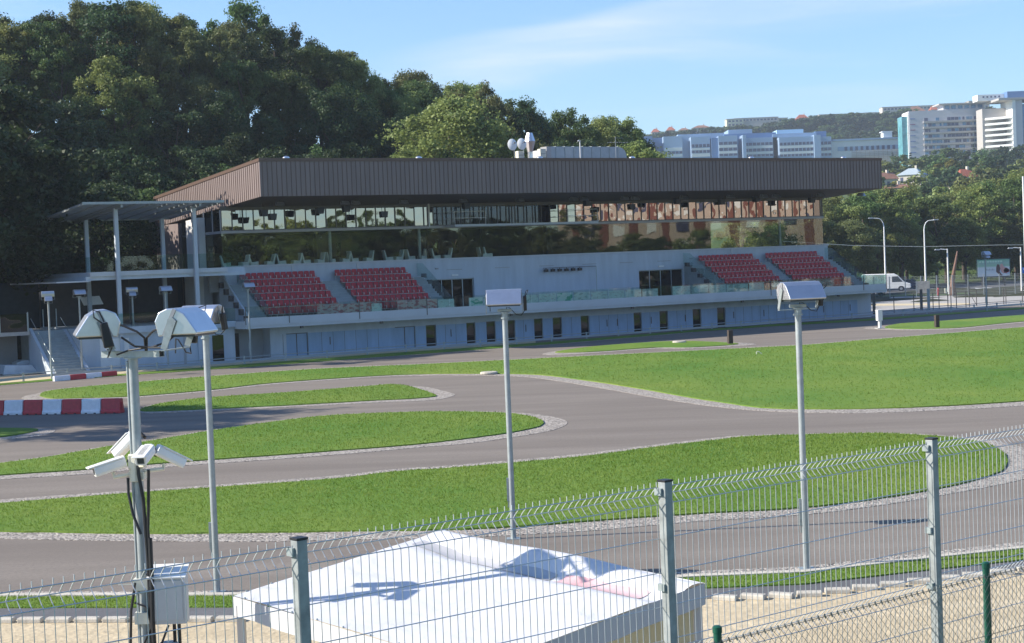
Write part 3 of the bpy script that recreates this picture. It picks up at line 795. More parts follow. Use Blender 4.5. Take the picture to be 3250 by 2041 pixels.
part('side_window_frame', m_band, b)
b = MB(); b.box(-1.6, 56.5, 9.0, 9.2, 9.99, 11.6); part('upper_back_wall', m_dark, b)
# platform with two sections of railing
b = MB(); b.box(18.6, 33.4, 3.2, VG - 0.13, 9.83, 10.0); part('camera_platform', m_slab, b)
for (a, c) in ((18.65, 21.7), (30.2, 33.35)):
    q = MB()
    for z in (10.0, 10.55, 11.1):
        q.tube([(a, 3.25, z), (c, 3.25, z)], 0.022, 6)
        if z > 10: q.tube([(a, 3.25, z), (a, VG - 0.2, z)], 0.022, 6); q.tube([(c, 3.25, z), (c, VG - 0.2, z)], 0.022, 6)
    for u in (a, c): q.tube([(u, 3.25, 10), (u, 3.25, 11.1)], 0.022, 6)
    part('platform_railing', m_white, q)
b = MB(); b.box(33.4, 33.46, 3.2, VG, 10.0, 10.1)
b.box(17.05, 17.15, VG - 0.15, VG, 9.9, 11.9); part('white_post', m_white, b)
# roof
u0, u1 = -1.3, 63.0
v0, v1 = -2.0, 20.5
top = lambda v: 15.2 - (v - v0) * (15.2 - 13.5) / 22.5
bot = lambda v: 12.34 - (v - v0) * (12.34 - 10.90) / 22.5
b = MB(); b.prism([(v0, bot(v0)), (v1, bot(v1)), (v1, top(v1)), (v0, top(v0))], u0, u1, 'x'); part('roof', m_fascia, b)
b = MB()                                                  # standing seams
u = u0 + 0.2
while u < u1:
    b.box(u, u + 0.035, v0 - 0.035, v0, bot(v0), top(v0) - 0.22); u += 0.395
v = v0 + 0.25
while v < v1:
    for uu in (u0 - 0.035, u1):
        b.add([(uu, v, bot(v)), (uu + 0.035, v, bot(v)), (uu + 0.035, v + 0.035, bot(v)), (uu, v + 0.035, bot(v)),
               (uu, v, top(v) - 0.22), (uu + 0.035, v, top(v) - 0.22), (uu + 0.035, v + 0.035, top(v) - 0.22), (uu, v + 0.035, top(v) - 0.22)],
              [(0, 3, 2, 1), (4, 5, 6, 7), (0, 1, 5, 4), (1, 2, 6, 5), (2, 3, 7, 6), (3, 0, 4, 7)])
    v += 0.395
part('cladding_seams', m_coping, b)
b = MB(); b.box(u0 - 0.06, u1 + 0.06, v0 - 0.06, v0, top(v0) - 0.22, top(v0) + 0.03)
for uu in (u0 - 0.06, u1):
    b.prism([(v0, top(v0) - 0.22), (v1, top(v1) - 0.22), (v1, top(v1) + 0.03), (v0, top(v0) + 0.03)], uu, uu + 0.06, 'x')
b.prism([(v0, top(v0) + 0.002), (v1, top(v1) + 0.002), (v1, top(v1) + 0.03), (v0, top(v0) + 0.03)], u0, u1, 'x')
part('roof_coping', m_coping, b)
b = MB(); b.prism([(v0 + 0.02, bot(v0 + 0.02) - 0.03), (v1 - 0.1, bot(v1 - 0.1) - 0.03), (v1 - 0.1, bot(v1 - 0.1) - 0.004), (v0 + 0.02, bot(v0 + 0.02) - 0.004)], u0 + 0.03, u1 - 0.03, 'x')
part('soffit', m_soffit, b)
b = MB(); b.box(31, 54.5, 14.8, 15.0, 7.0, 11.1); b.box(-1.3, -0.9, 15.2, 20.4, 0, 11.0); b.box(62.5, 62.9, 15.2, 20.4, 0, 7.0); b.box(31, 54.5, 20.2, 20.4, 0, 11.0); b.box(-0.9, 31, 20.2, 20.4, 0, 7.0); b.box(54.5, 62.5, 20.2, 20.4, 0, 7.0)
part('rear_wall', m_fascia, b)
# side of the building: light sunlit wing walls
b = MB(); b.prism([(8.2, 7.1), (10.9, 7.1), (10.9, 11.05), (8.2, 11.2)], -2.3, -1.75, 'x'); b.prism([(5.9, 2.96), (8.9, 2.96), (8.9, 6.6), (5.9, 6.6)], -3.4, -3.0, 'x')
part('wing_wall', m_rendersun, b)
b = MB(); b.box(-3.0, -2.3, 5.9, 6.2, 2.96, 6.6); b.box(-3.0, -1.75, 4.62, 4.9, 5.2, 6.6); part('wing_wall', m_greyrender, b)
# terrace block on the left
b = MB(); b.box(-14.0, -3.3, 0.2, 15, 6.78, 7.10); b.box(-14.0, -1.75, 4.95, 15, 6.80, 7.09); part('terrace_slab', m_slab, b)
b = MB(); b.box(-14.3, -1.8, 0.35, 15, 6.50, 6.78); b.box(-3.3, -1.76, 0.6, 4.95, 6.5, 7.08); part('terrace_beam', m_render, b)
b = MB(); b.box(-16.5, -14.0, 0.3, 12, 6.40, 6.50); part('terrace_ledge', m_slab, b)
g = MB()
for k in range(6): g.box(-14.0 + k * 1.85, -14.0 + k * 1.85 + 1.8, 0.24, 0.255, 7.12, 8.2)
for k in range(6): g.box(-14.02, -14.0, 0.3 + k * 1.9, 2.1 + k * 1.9, 7.12, 8.2)
g.box(-3.2, -1.8, 0.7, 0.71, 7.12, 8.2)
part('glass_balustrade', m_glassrail, g)
for (cu, cv) in ((-11.97, 0.0), (-5.92, 0.0), (-11.9, 7.0), (-5.8, 7.0)):
    q = MB(); q.box(cu - 0.14, cu + 0.14, cv - 0.14, cv + 0.14, 0.0 if cv < 1 else 0, 11.75 - 0.08 * cv); part('steel_column', m_render, q)
# slatted solar canopy
import itertools
pt = lambda u, v: 12.02 - (v + 1.5) * 0.071
b = MB()
for v in [-1.5 + 1.0 * k for k in range(11)]:
    b.prism([(v, pt(0, v)), (v + 0.85, pt(0, v + 0.85)), (v + 0.85, pt(0, v + 0.85) + 0.05), (v, pt(0, v) + 0.05)], -14.9, -4.2, 'x')
part('canopy_panels', mat('canopy_panel', (0.24, 0.28, 0.31), 0.3, var=0.15, vscale=2, coord='Object'), b)
b = MB()
for u in [-14.9 + 1.33 * k for k in range(9)]:
    b.prism([(-1.55, pt(0, -1.55) - 0.10), (9.4, pt(0, 9.4) - 0.10), (9.4, pt(0, 9.4) - 0.01), (-1.55, pt(0, -1.55) - 0.01)], u, u + 0.07, 'x')
b.box(-14.95, -4.1, -1.62, -1.55, pt(0, -1.55) - 0.08, pt(0, -1.55) + 0.1)
b.box(-14.95, -4.1, 9.4, 9.47, pt(0, 9.4) - 0.10, pt(0, 9.4) + 0.08)
for u in (-12.05, -6.0): b.prism([(-1.4, pt(0, -1.4) - 0.30), (9.3, pt(0, 9.3) - 0.30), (9.3, pt(0, 9.3) - 0.101), (-1.4, pt(0, -1.4) - 0.101)], u, u + 0.16, 'x')
part('canopy_frame', m_galvpole, b)
# recess below the terrace, left ground wall, outside stair
b = MB(); b.box(-14.0, -3.4, 10.5, 10.7, 2.96, 6.5); b.box(-8.6, -8.3, 7.5, 10.5, 2.96, 6.5); part('recess_wall', m_darkpanel, b)
b = MB(); b.box(-14.3, -3.06, 0.0, 0.3, 0.0, 2.55); b.box(-14.3, -14.0, 0.3, 14, 0, 2.55); b.box(-14.3, -3.06, -0.3, 12, 2.55, 3.02); part('ground_wall', m_render, b)
b = MB(); b.box(-13.6, -11.4, -0.02, 0, 0.1, 2.2); part('garage_door', m_white, b)
b = MB(); b.box(-7.2, -7.0, -0.02, 0, 0, 2.3); b.box(-3.05, -0.15, 1.4, 1.7, 0, 2.4); part('wall_recess', m_greyrender, b)
for a, c, mm in ((-4.9, -4.0, m_darkglass), (-2.75, -2.15, m_dark)):
    p = MB(); p.box(a, c, -0.03 if a < -3.1 else 1.37, -0.005 if a < -3.1 else 1.395, 0.05, 2.0); part('door', mm, p)
g = MB()
for k in range(7): g.box(-14.2 + k * 1.6, -14.2 + k * 1.6 + 1.55, -0.26, -0.245, 3.03, 4.0)
part('glass_balustrade', m_glassrail, g)
b = MB(); pr = [(-2.2, 0.0)]
for k in range(17): pr += [(-2.2 + 0.30 * k, 0.175 * (k + 1)), (-2.2 + 0.30 * (k + 1), 0.175 * (k + 1))]
pr += [(6, 2.97), (6, 0)]
b.prism(pr, -17.6, -15.4, 'x'); part('outside_stair', m_tread, b)
b = MB(); b.prism([(-2.2, 0), (3.2, 0), (3.2, 3.2), (3.0, 3.2)], -17.85, -17.62, 'x'); b.prism([(-2.3, 0), (6, 0), (6, 3.0), (2.9, 3.0), (2.7, 2.9)], -15.38, -15.1, 'x'); b.box(-15.1, -14.3, -0.0, 5, 0, 3.0); part('stair_cheek', m_render, b)
b = MB(); b.tube([(-15.5, -2.2, 0.9), (-15.5, 2.9, 3.9)], 0.03, 6).tube([(-17.7, -2.2, 0.9), (-17.7, 2.9, 3.9)], 0.03, 6); part('handrail', m_galv, b)
b = MB(); b.box(-60, -17.9, 2.6, 12, 2.72, 2.98); b.box(-17.9, -15.3, 6, 12, 2.72, 2.98); part('gallery_slab', m_conc, b)
b = MB(); b.box(-60, -17.9, 6.0, 6.3, 0, 2.72); part('undercroft_wall', m_greyrender, b)
g = MB()
for k in range(16): g.box(-18.0 - 2 * (k + 1), -18.05 - 2 * k, 2.68, 2.70, 3.0, 4.3)
part('glass_balustrade', m_darkglass, g)
b = MB()
for k in range(16): b.box(-18.05 - 2 * k, -17.99 - 2 * k, 2.66, 2.72, 2.98, 4.35)
b.box(-18.0, -17.94, 2.66, 2.72, 2.98, 4.4).box(-15.9, -15.84, 5.9, 5.96, 2.98, 4.5).box(-14.9, -14.84, 5.9, 5.96, 2.98, 4.5)
part('balustrade_posts', m_galv, b)

# fittings under the roof overhang
def fl_hood(mb_, w_=0.5, s=1.0):
    mb_.prism([(-0.22 * s, 0.0), (0.28 * s, -0.02), (0.14 * s, 0.18 * s), (-0.10 * s, 0.24 * s), (-0.22 * s, 0.12 * s)], -w_ / 2, w_ / 2, 'y')
def soff(v): return bot(v) - 0.03
k = 0
for (px, py) in [(650 + 600 / 2.52, 550 + 235 / 2.52), (650 + 1120 / 2.52, 550 + 225 / 2.52), (650 + 1205 / 2.52, 550 + 210 / 2.52), (650 + 1590 / 2.52, 550 + 215 / 2.52), (650 + 2065 / 2.52, 550 + 200 / 2.52),
                 (1300 + 755 / 2.16, 400 + 490 / 2.16), (1300 + 1125 / 2.16, 400 + 485 / 2.16), (1300 + 1195 / 2.16, 400 + 485 / 2.16), (1300 + 1475 / 2.16, 400 + 485 / 2.16), (1300 + 1545 / 2.16, 400 + 485 / 2.16), (1300 + 1880 / 2.16, 400 + 485 / 2.16),
                 (2000 + 395 / 2.326, 450 + 400 / 2.326), (2000 + 740 / 2.326, 450 + 395 / 2.326), (2000 + 985 / 2.326, 450 + 388 / 2.326), (2000 + 1075 / 2.326, 450 + 390 / 2.326), (2000 + 1400 / 2.326, 450 + 385 / 2.326), (2000 + 1705 / 2.326, 450 + 380 / 2.326)]:
    u, w = LV(px, py, 0.4)
    if u > 62.6: u = 62.4
    t = empty('floodlight', bw(u, 0.4, soff(0.4) - 0.42), TH - R(90), '%s silver floodlight from the left hanging under the roof overhang' % ORD[k], 'floodlight', 'floodlights under the grandstand roof')
    q = MB(); fl_hood(q, 0.55, 1.3); q.build('hood', m_alu, t)
    q = MB(); q.tube([(0, -0.3, 0.1), (0, -0.3, 0.30), (0, 0.3, 0.30), (0, 0.3, 0.1)], 0.02, 6); q.tube([(0, 0, 0.30), (0, 0, 0.44)], 0.03, 6); q.build('bracket', m_mull, t)
    k += 1
k = 0
for (px, py) in [(650 + 470 / 2.52, 550 + 320 / 2.52), (650 + 540 / 2.52, 550 + 350 / 2.52), (650 + 920 / 2.52, 550 + 300 / 2.52), (650 + 1130 / 2.52, 550 + 285 / 2.52), (650 + 1430 / 2.52, 550 + 330 / 2.52), (650 + 2090 / 2.52, 550 + 262 / 2.52),
                 (1300 + 1220 / 2.16, 400 + 530 / 2.16), (1300 + 1520 / 2.16, 400 + 555 / 2.16), (1300 + 1835 / 2.16, 400 + 518 / 2.16), (2000 + 675 / 2.326, 450 + 445 / 2.326), (2000 + 930 / 2.326, 450 + 425 / 2.326), (2000 + 1340 / 2.326, 450 + 432 / 2.326)]:
    u, w = LV(px, py, 2.2)
    t = empty('loudspeaker', bw(u, 2.2, w), TH, '%s black loudspeaker from the left hanging under the roof overhang' % ORD[k], 'loudspeaker', 'loudspeakers under the grandstand roof')
    q = MB(); q.prism([(-0.33, 0.26), (0.33, 0.26), (0.26, -0.24), (-0.26, -0.24)], -0.22, 0.25, 'y'); q.build('cabinet', m_black, t, bevel=0.03)
    q = MB(); q.tube([(-0.15, 0, 0.26), (-0.15, 0, max(0.3, soff(2.2) - w))], 0.02, 6).tube([(0.15, 0, 0.26), (0.15, 0, max(0.3, soff(2.2) - w))], 0.02, 6); q.build('bracket', m_mull, t)
    k += 1
# white lounge chairs behind the glass
ch = empty('lounge_chair', (0, 0, 0), 0, 'x', 'chair', 'white lounge chairs behind the glass')
q = MB(); q.prism([(-0.36, 0.10), (0.28, 0.05), (0.46, 0.98), (0.38, 1.0), (0.20, 0.36), (-0.34, 0.42)], -0.33, 0.33, 'y'); q.build('shell', m_chair, ch, bevel=0.03)
q = MB()
for sy in (-0.25, 0.25): q.tube([(-0.28, sy, 0.0), (-0.28, sy, 0.12)], 0.02, 6).tube([(0.25, sy, 0.0), (0.25, sy, 0.07)], 0.02, 6)
q.build('legs', m_mull, ch)
cpx = [(165, 1), (310, -1), (385, 1), (515, -1), (610, 1), (730, -1), (800, 1), (915, -1), (1000, 1), (1120, -1), (1185, 1), (1305, -1), (1465, 1), (1545, -1), (1640, 1), (1740, -1), (1845, 1), (1935, -1), (2220, 1), (2262, 1)]
for i, (zx, fdir) in enumerate(cpx):
    o = ch if i == 0 else copy_tree(ch)
    u, w = LV(650 + zx / 2.52, 550 + (655 if i < 12 else 645) / 2.52, 6.1)
    o.location = bw(u, 6.1, 7.1); o.rotation_euler = (0, 0, TH + (0 if fdir < 0 else math.pi) + rnd.uniform(-0.25, 0.25))
    o['label'] = '%s white lounge chair from the left behind the dark lounge glass' % ORD[i]
m_duct = mat('duct_sheet', (.34, .39, .42), .45, metal=.4, var=.08)
# rooftop equipment
def roof_at(u, v): return bw(u, v, top(v) + 0.03)
def RV(px, v): return LV(px, 480, v)[0]
def topw(px, py, v): return LV(px, py, v)[1]
for i, (px, py, mt) in enumerate([(1626, 460, 1), (1656, 458, 1)]):
    v = 5.0; u, w = LV(px, py, v)
    t = empty('satellite_dish', roof_at(u + 0.25, v), TH, ['left one of the two white satellite dishes on the grandstand roof', 'right one of the two white satellite dishes, next to the roof cowl'][i], 'satellite dish', 'satellite dishes on the roof')
    hz_ = w - top(v)
    q = MB(); q.lathe([(0.02, 0.10), (0.30, 0.07), (0.46, 0.0), (0.46, -0.02), (0.30, 0.05), (0.02, 0.085)], n=24)
    o = q.build('dish', m_white, t, smooth=True); o.location = (-0.25, 0, hz_); o.rotation_euler = (R(78), 0, R(-20)); o.scale = (0.9, 1.15, 1)
    q = MB(); q.tube([(0, 0.1, 0), (0, 0.1, hz_)], 0.03, 6); q.build('mast', m_galvpole, t)
    q = MB(); q.tube([(-0.25, -0.05, hz_), (-0.35, -0.55, hz_ + 0.1)], 0.015, 5); q.box(-0.42, -0.30, -0.62, -0.5, hz_ + 0.04, hz_ + 0.16); q.build('feed', m_mull, t)
v = 6.0; u, w = LV(1560 + 570 / 4.63, 400 + 445 / 4.63, v); wt = topw(1683, 423, v)
t = empty('roof_cowl', roof_at(u, v), TH, 'tall silver chimney cowl on the grandstand roof beside the satellite dishes', 'chimney cowl')
hh = wt - top(v)
q = MB(); q.lathe([(0.24, 0), (0.24, hh * 0.45), (0.23, hh * 0.45), (0.24, hh * 0.52)], n=16); q.build('flue', m_alu, t, smooth=True)
q = MB(); q.lathe([(0.24, hh * 0.5), (0.50, hh * 0.78), (0.26, hh)], n=8); q.build('cowl', m_alu, t)
for i, (pa, pb, py, v, dpt, nm, lab, cat_, mt) in enumerate([(1640, 1657, 481, 5.5, 0.5, 'air_conditioner', 'small cream air conditioning unit below the right satellite dish', 'air conditioner', m_cream), (1710, 1728, 474, 6.5, 0.5, 'roof_hood', 'cream mushroom hood at the left end of the roof duct', 'vent hood', m_cream), (1696, 1714, 480, 7.5, 0.9, 'roof_box', 'pale box behind the chimney cowl on the roof', 'roof unit', m_boxgrey)]):
    a, c = RV(pa, v), RV(pb, v); wt = topw((pa + pb) / 2, py, v)
    t = empty(nm, roof_at((a + c) / 2, v), TH, lab, cat_)
    hw = (c - a) / 2; h_ = max(0.3, wt - top(v))
    q = MB(); q.box(-hw, hw, -dpt / 2, dpt / 2, 0.06, h_); q.build('casing', mt, t, bevel=0.02)
    q = MB(); q.box(-hw * 0.8, -hw * 0.6, -dpt / 2, dpt / 2, 0, 0.06).box(hw * 0.6, hw * 0.8, -dpt / 2, dpt / 2, 0, 0.06)
    for z in range(4): q.box(-hw * 0.8, hw * 0.8, -dpt / 2 - 0.02, -dpt / 2, h_ * (0.3 + z * 0.16), h_ * (0.3 + z * 0.16) + 0.03)
    q.build('grille', m_mull, t)
v = 7.0; a, c = RV(1725, v), RV(1978, v); wt = topw(1850, 468, v)
t = empty('roof_duct', roof_at(a, v), TH, 'long silver ventilation duct with a curved right end on the roof', 'duct')
L_ = c - a; h_ = wt - top(v)
q = MB(); pf = [(0.5, 0.1), (L_, 0.1)] + [(L_ - 0.9 + 0.9 * math.cos(x_), h_ - 0.9 + 0.9 * math.sin(x_)) for x_ in [R(d_) for d_ in (0, 20, 40, 60, 90)]] + [(0.5, h_)]
q.prism(pf, -0.5, 0.5, 'y'); q.build('duct_body', m_duct, t)
q = MB()
for k in range(1, 9): q.box(k * L_ / 9, k * L_ / 9 + 0.06, -0.54, 0.54, 0.1, h_ + 0.04)
q.build('flanges', m_galv, t)
q = MB(); q.box(0.0, 0.5, -0.5, 0.5, 0.1, h_)
for k in range(7): q.box(-0.02, 0.5, -0.52, -0.5, 0.15 + k * h_ / 8, 0.22 + k * h_ / 8)
q.build('louvre', m_alud, t)
q = MB()
for k in range(5): q.box(0.5 + k * L_ / 5, 0.6 + k * L_ / 5, -0.4, 0.4, 0, 0.1)
q.build('feet', m_mull, t)
v = 5.5
u, w = LV(1954, 470, v); wt = topw(1953, 434, v)
t = empty('antenna_mast', roof_at(u, v), TH, 'thin aerial mast with two horizontal antennas on the right of the roof duct', 'antenna')
q = MB(); q.tube([(0, 0, 0), (0, 0, wt - top(v))], 0.025, 6); q.build('mast', m_galvpole, t)
q = MB(); hz_ = wt - top(v); q.tube([(0, 0, hz_ - 0.15), (0.9, 0, hz_ - 0.15)], 0.015, 5).tube([(-0.8, 0, hz_ - 0.55), (1.3, 0, hz_ - 0.55)], 0.015, 5)
for k in range(6): q.tube([(-0.7 + k * 0.38, -0.3, hz_ - 0.55), (-0.7 + k * 0.38, 0.3, hz_ - 0.55)], 0.010, 4)
q.build('aerials', m_galvpole, t)
u, w = LV(1841, 470, v); wt = topw(1840, 451, v)
t = empty('weather_mast', roof_at(u, v), TH, 'short white instrument mast standing in front of the roof duct', 'mast')
q = MB(); q.tube([(0, 0, 0), (0, 0, wt - top(v))], 0.045, 8); q.build('mast', m_white, t)
q = MB(); hz_ = wt - top(v); q.tube([(0, 0, hz_), (-0.1, 0, hz_ + 0.12), (-0.22, 0, hz_ + 0.05)], 0.05, 8); q.lathe([(0.03, hz_), (0.09, hz_ + 0.03), (0.02, hz_ + 0.1)], n=10); q.build('sensor_head', m_white, t)
for i, px in enumerate((907, 1328, 1712, 2005, 2383, 2676)):
    u = RV(px, -0.6)
    t = empty('roof_vent', roof_at(u, -0.6), TH, '%s small silver domed vent from the left on the roof edge' % ORD[i], 'roof vent', 'domed vents along the roof edge')
    q = MB(); q.lathe([(0.24, 0.10), (0.29, 0.14), (0.27, 0.26), (0.16, 0.34), (0.02, 0.37)], n=16); q.build('dome', m_alu, t, smooth=True)
    q = MB(); q.lathe([(0.18, 0.0), (0.18, 0.10)], n=14); q.build('collar', m_galv, t)
# ------------------------------------------------------------------ floodlight poles
HOOD = [(-.354, .17), (-.28, .285), (-.143, .33), (.01, .323), (.15, .26), (.30, .09), (.357, .023), (.335, .0), (-.16, .0), (-.297, -.015)]
def flood_head(parent, loc, heading, name='lamp_head', s=1.0, cable=True, side=1, w=0.82, dark=False):
    q = MB(); q.prism([(x * s * .86, z * s * 1.1) for x, z in HOOD], -w / 2 * s, w / 2 * s, 'y')
    h = q.build(name, m_alu, parent, bevel=0.012); h.location = loc; h.rotation_euler = (0, 0, heading)
    q = MB(); q.box(-.13 * s, .26 * s, -w * .46 * s, w * .46 * s, -.03 * s, -.002); q.build('lens', m_lens, h)
    q = MB(); q.prism([(-.16 * s, -.01), (.02 * s, .34 * s), (-.03 * s, .36 * s), (-.20 * s, .0)], -w * .515 * s, w * .515 * s, 'y'); q.build('cast_rim', m_alud, h)
    for sy in (-1, 1):
        q = MB(); y = sy * (w / 2 + .02) * s
        q.prism([(-.10 * s, .22 * s), (-.04 * s, .25 * s), (.02 * s, .19 * s), (-.14 * s, -.20 * s), (-.22 * s, -.18 * s)], y - .006, y + .006, 'y')
        q.build('yoke_arm', m_galv, h)
    q = MB(); q.box(-.22 * s, -.14 * s, -(w / 2 + .02) * s, (w / 2 + .02) * s, -.215 * s, -.20 * s); q.build('yoke_base', m_galv, h)
    if cable:
        y = side * (w / 2 + .08) * s
        q = MB(); q.prism([(-.12 * s, .20 * s), (-.02 * s, .18 * s), (-.06 * s, -.16 * s), (-.20 * s, -.14 * s)], y - .04, y + .04, 'y'); q.build('igniter_box', m_black, h, bevel=0.015)
        q = MB(); q.tube([(-.07, y, .18), (-.02, y + .03 * side, .30), (.06, y + .08 * side, .33), (.05, y + .05 * side, .24), (-.04, y, .17)], .009, 6)
        q.tube([(-.15, y, -.14), (-.10, y * .8, -.26), (-.12, y * .55, -.24), (-.16, y * .25, -.08), (-.17, .05 * side, -.06), (-.18, .04 * side, -.24)], .009, 6); q.build('cable', m_black, h)
    return h
def flood_pole(base, heading, label, side=1, second=None, hatch=True, top=5.38, grp='floodlight poles around the kart track'):
    t = empty('floodlight_pole', base, 0, label, 'floodlight pole', grp)
    q = MB(); q.tube([(0, 0, 0), (0, 0, top)], 0.066, 16); q.build('pole', m_galvpole, t, smooth=True)
    q = MB(); q.box(-.16, .16, -.16, .16, 0, .015); q.build('base_plate', m_galv, t)
    q = MB(); q.box(-.17, .17, -.06, .06, top, top + .07); q.build('junction_box', m_galv, t, bevel=.01)
    q = MB(); q.lathe([(.10, top - .16), (.10, top - .13), (.074, top - .13), (.074, top - .02), (.11, top - .02), (.11, top)], n=14); q.build('collar', m_galv, t)
    if hatch:
        q = MB(); q.box(-.115, -.06, -.03, .03, .9, 1.45).box(-.10, -.075, -.012, .012, .75, .9); q.build('fuse_box', m_galv, t)
    c, s_ = math.cos(heading), math.sin(heading)
    flood_head(t, (.17 * c, .17 * s_, top + .17), heading, side=side)
    if second is not None:
        c, s_ = math.cos(second), math.sin(second)
        flood_head(t, (.28 * c, .28 * s_, top - .12), second, side=-side, s=.8, cable=False, w=.6)
    return t
flood_pole(gnd(690, 1880), R(248), 'tall floodlight pole on the left beside the camera mast', side=1)
flood_pole(gnd(1630, 1710), R(269), 'tall floodlight pole standing behind the white tent roof', side=1)
flood_pole(gnd(2560, 1805), R(288), 'tall floodlight pole on the right with its lamp before the red seats', side=1)
flood_pole(gnd(165, 1205), R(110), 'leftmost small floodlight pole rising from the low red and white beams', second=R(290))
flood_pole(gnd(262, 1182), R(300), 'slim floodlight pole in front of the outside stair of the stand')
flood_pole(gnd(430, 1165), R(110), 'slim floodlight pole seen just right of the left canopy column', second=R(290))
flood_pole(gnd(535, 1168), R(300), 'slim floodlight pole in front of the dark recess under the terrace')
flood_pole(gnd(797, 1150), R(300), 'slim floodlight pole with its lamp before the leftmost red seat block')
flood_pole(gnd(3132, 988), R(300), 'slim floodlight pole in front of the green billboard', second=R(290))

# camera mast in front
PB = atY(421, 1130, 21.0); PX, PY = PB[0], PB[1]
t = empty('camera_mast', (PX, PY, 0), 0, 'near galvanised mast with two floodlights on a crossbar, four cameras and black cables', 'camera mast')
q = MB(); q.tube([(0, 0, 0), (0, 0, 5.52)], 0.060, 20); q.build('pole', m_galvpole, t, smooth=True)
q = MB(); q.tube([(-.066, -.02, 0), (-.066, -.02, 5.46)], 0.017, 12); q.lathe([(.019, 5.46), (.019, 5.48), (.006, 5.495)], c=(-.066, -.02, 0), n=12); q.build('conduit', m_galvpole, t, smooth=True)
cb = MB(); a0 = R(-28)
mtx = Matrix.Rotation(a0, 4, 'Z')
for (z0, z1, y0, y1) in ((5.535, 5.541, -.05, .05), (5.609, 5.615, -.05, .05), (5.541, 5.609, -.05, -.044), (5.541, 5.609, .044, .05)):
    cb.box(-.46, .46, y0, y1, z0, z1, mtx)
cb.build('crossbar', m_galv, t)
q = MB(); q.box(.40, .44, -.043, .043, 5.542, 5.608, mtx); q.build('crossbar_end', m_black, t)
q = MB(); q.lathe([(.11, 5.52), (.11, 5.534)], n=16); q.build('top_flange', m_galv, t)
flood_head(t, (-.48, .20, 5.81), R(197), side=1, s=.90)
flood_head(t, (.74, -.28, 5.81), R(-11), side=1, s=.88)
q = MB()
q.tube([(-.05, -.35, 5.95), (.15, -.38, 5.86), (.22, -.3, 5.78), (.22, -.25, 5.62)], .014, 7)
q.tube([(.55, -.5, 5.93), (.35, -.4, 5.86), (.25, -.3, 5.78), (.23, -.25, 5.62)], .014, 7)
q.tube([(-.05, -.35, 5.80), (.1, -.3, 5.68), (.3, -.3, 5.66), (.5, -.32, 5.72), (.6, -.35, 5.80)], .014, 7)
q.tube([(-.15, -.2, 5.58), (.0, -.22, 5.63), (.25, -.3, 5.66), (.5, -.38, 5.65)], .012, 7)
q.build('lamp_cables', m_black, t)
# camera clamp and cameras
q = MB(); q.box(-.085, .085, -.085, .085, 4.02, 4.12); q.box(-.10, .08, -.095, .085, 4.16, 4.33); q.tube([(-.02, -.02, 4.0), (-.02, -.02, 4.34)], .086, 12)
q.build('clamp', m_cream, t, bevel=.01)
for (p0, p1) in (((-.08, -.03, 4.09), (-.28, -.10, 4.07)), ((.08, -.02, 4.12), (.30, .08, 4.13)), ((.05, -.10, 4.20), (.14, -.26, 4.22)), ((-.05, .08, 4.25), (-.12, .25, 4.30))):
    q = MB(); q.tube([p0, p1, (p1[0], p1[1], p1[2] + .06)], .026, 8); q.build('camera_bracket', m_cream, t)
OCT = [(-.06, -.065), (.06, -.065), (.075, -.03), (.075, .04), (.045, .075), (-.045, .075), (-.075, .04), (-.075, -.03)]
def cctv(c, yaw, pitch, L=.44, lab=None):
    h = MB(); h.prism([(y, z) for y, z in OCT], -L / 2, L / 2 - .04, 'x'); h.box(-L / 2 + .03, L / 2 + .03, -.082, .082, .058, .075)
    m_ = Matrix.Translation(Vector(c)) @ Matrix.Rotation(yaw, 4, 'Z') @ Matrix.Rotation(pitch, 4, 'Y')
    o = h.build('surveillance_camera', m_white, t, bevel=.008); o.matrix_local = m_
    g = MB(); g.box(L / 2 - .045, L / 2 - .035, -.04, .045, -.04, .04); g.build('camera_window', m_lens, o)
    g = MB(); g.tube([(-L / 2 - .02, 0, 0), (-L / 2 - .10, .02, -.03), (-L / 2 - .13, .02, -.14)], .022, 8); g.build('camera_cable', m_black, o)
cctv((-.34, -.12, 4.20), R(205), R(14))
cctv((-.21, .27, 4.42), R(150), R(38))
cctv((.15, -.28, 4.34), R(-97), R(16), L=.40)
cctv((.40, .10, 4.27), R(32), R(30))
q = MB()
for pts, r in (([(.02, -.09, 4.3), (.03, -.12, 4.1), (.07, -.10, 3.8), (.09, -.09, 3.0), (.09, -.09, 2.0), (.09, -.09, 0)], .022), ([(.16, -.14, 4.15), (.14, -.12, 3.8), (.11, -.10, 3.4), (.12, -.09, 2.9), (.12, -.06, 0)], .020),
               ([(-.12, -.04, 4.05), (-.12, -.05, 3.85), (-.07, -.08, 3.6), (.02, -.10, 3.35)], .018), ([(.13, -.10, 3.3), (.13, -.12, 2.7), (.12, -.12, 2.3), (.14, -.12, 1.0), (.14, -.12, 0)], .03),
               ([(-.08, -.08, 2.75), (-.15, -.08, 2.4), (-.18, -.08, 1.9), (-.16, -.08, 1.0)], .018), ([(-.10, -.08, 2.5), (.05, -.12, 2.45), (.10, -.1, 2.2), (-.02, -.12, 1.95), (.05, -.12, 1.85), (.2, -.1, 1.95), (.3, -.05, 2.2)], .014),
               ([(.36, 0, 2.2), (.36, 0, 1.0)], .022), ([(.42, 0, 2.2), (.42, 0, 1.0)], .022)):
    q.tube(pts, r, 8)
q.build('cable_bundle', m_black, t, smooth=True)
q = MB()
for z in (2.72, 2.30): q.box(-.11, .11, -.09, .09, z - .07, z + .07).box(-.3, -.11, -.05, -.04, z, z + .01)
q.build('strap', m_cream, t)
bx = empty('enclosure', (PX, PY, 0), 0, 'pale grey electrical cabinet with a sloped lid on the camera mast', 'cabinet')
bx.name = 'electrical_cabinet'; bx.parent = None
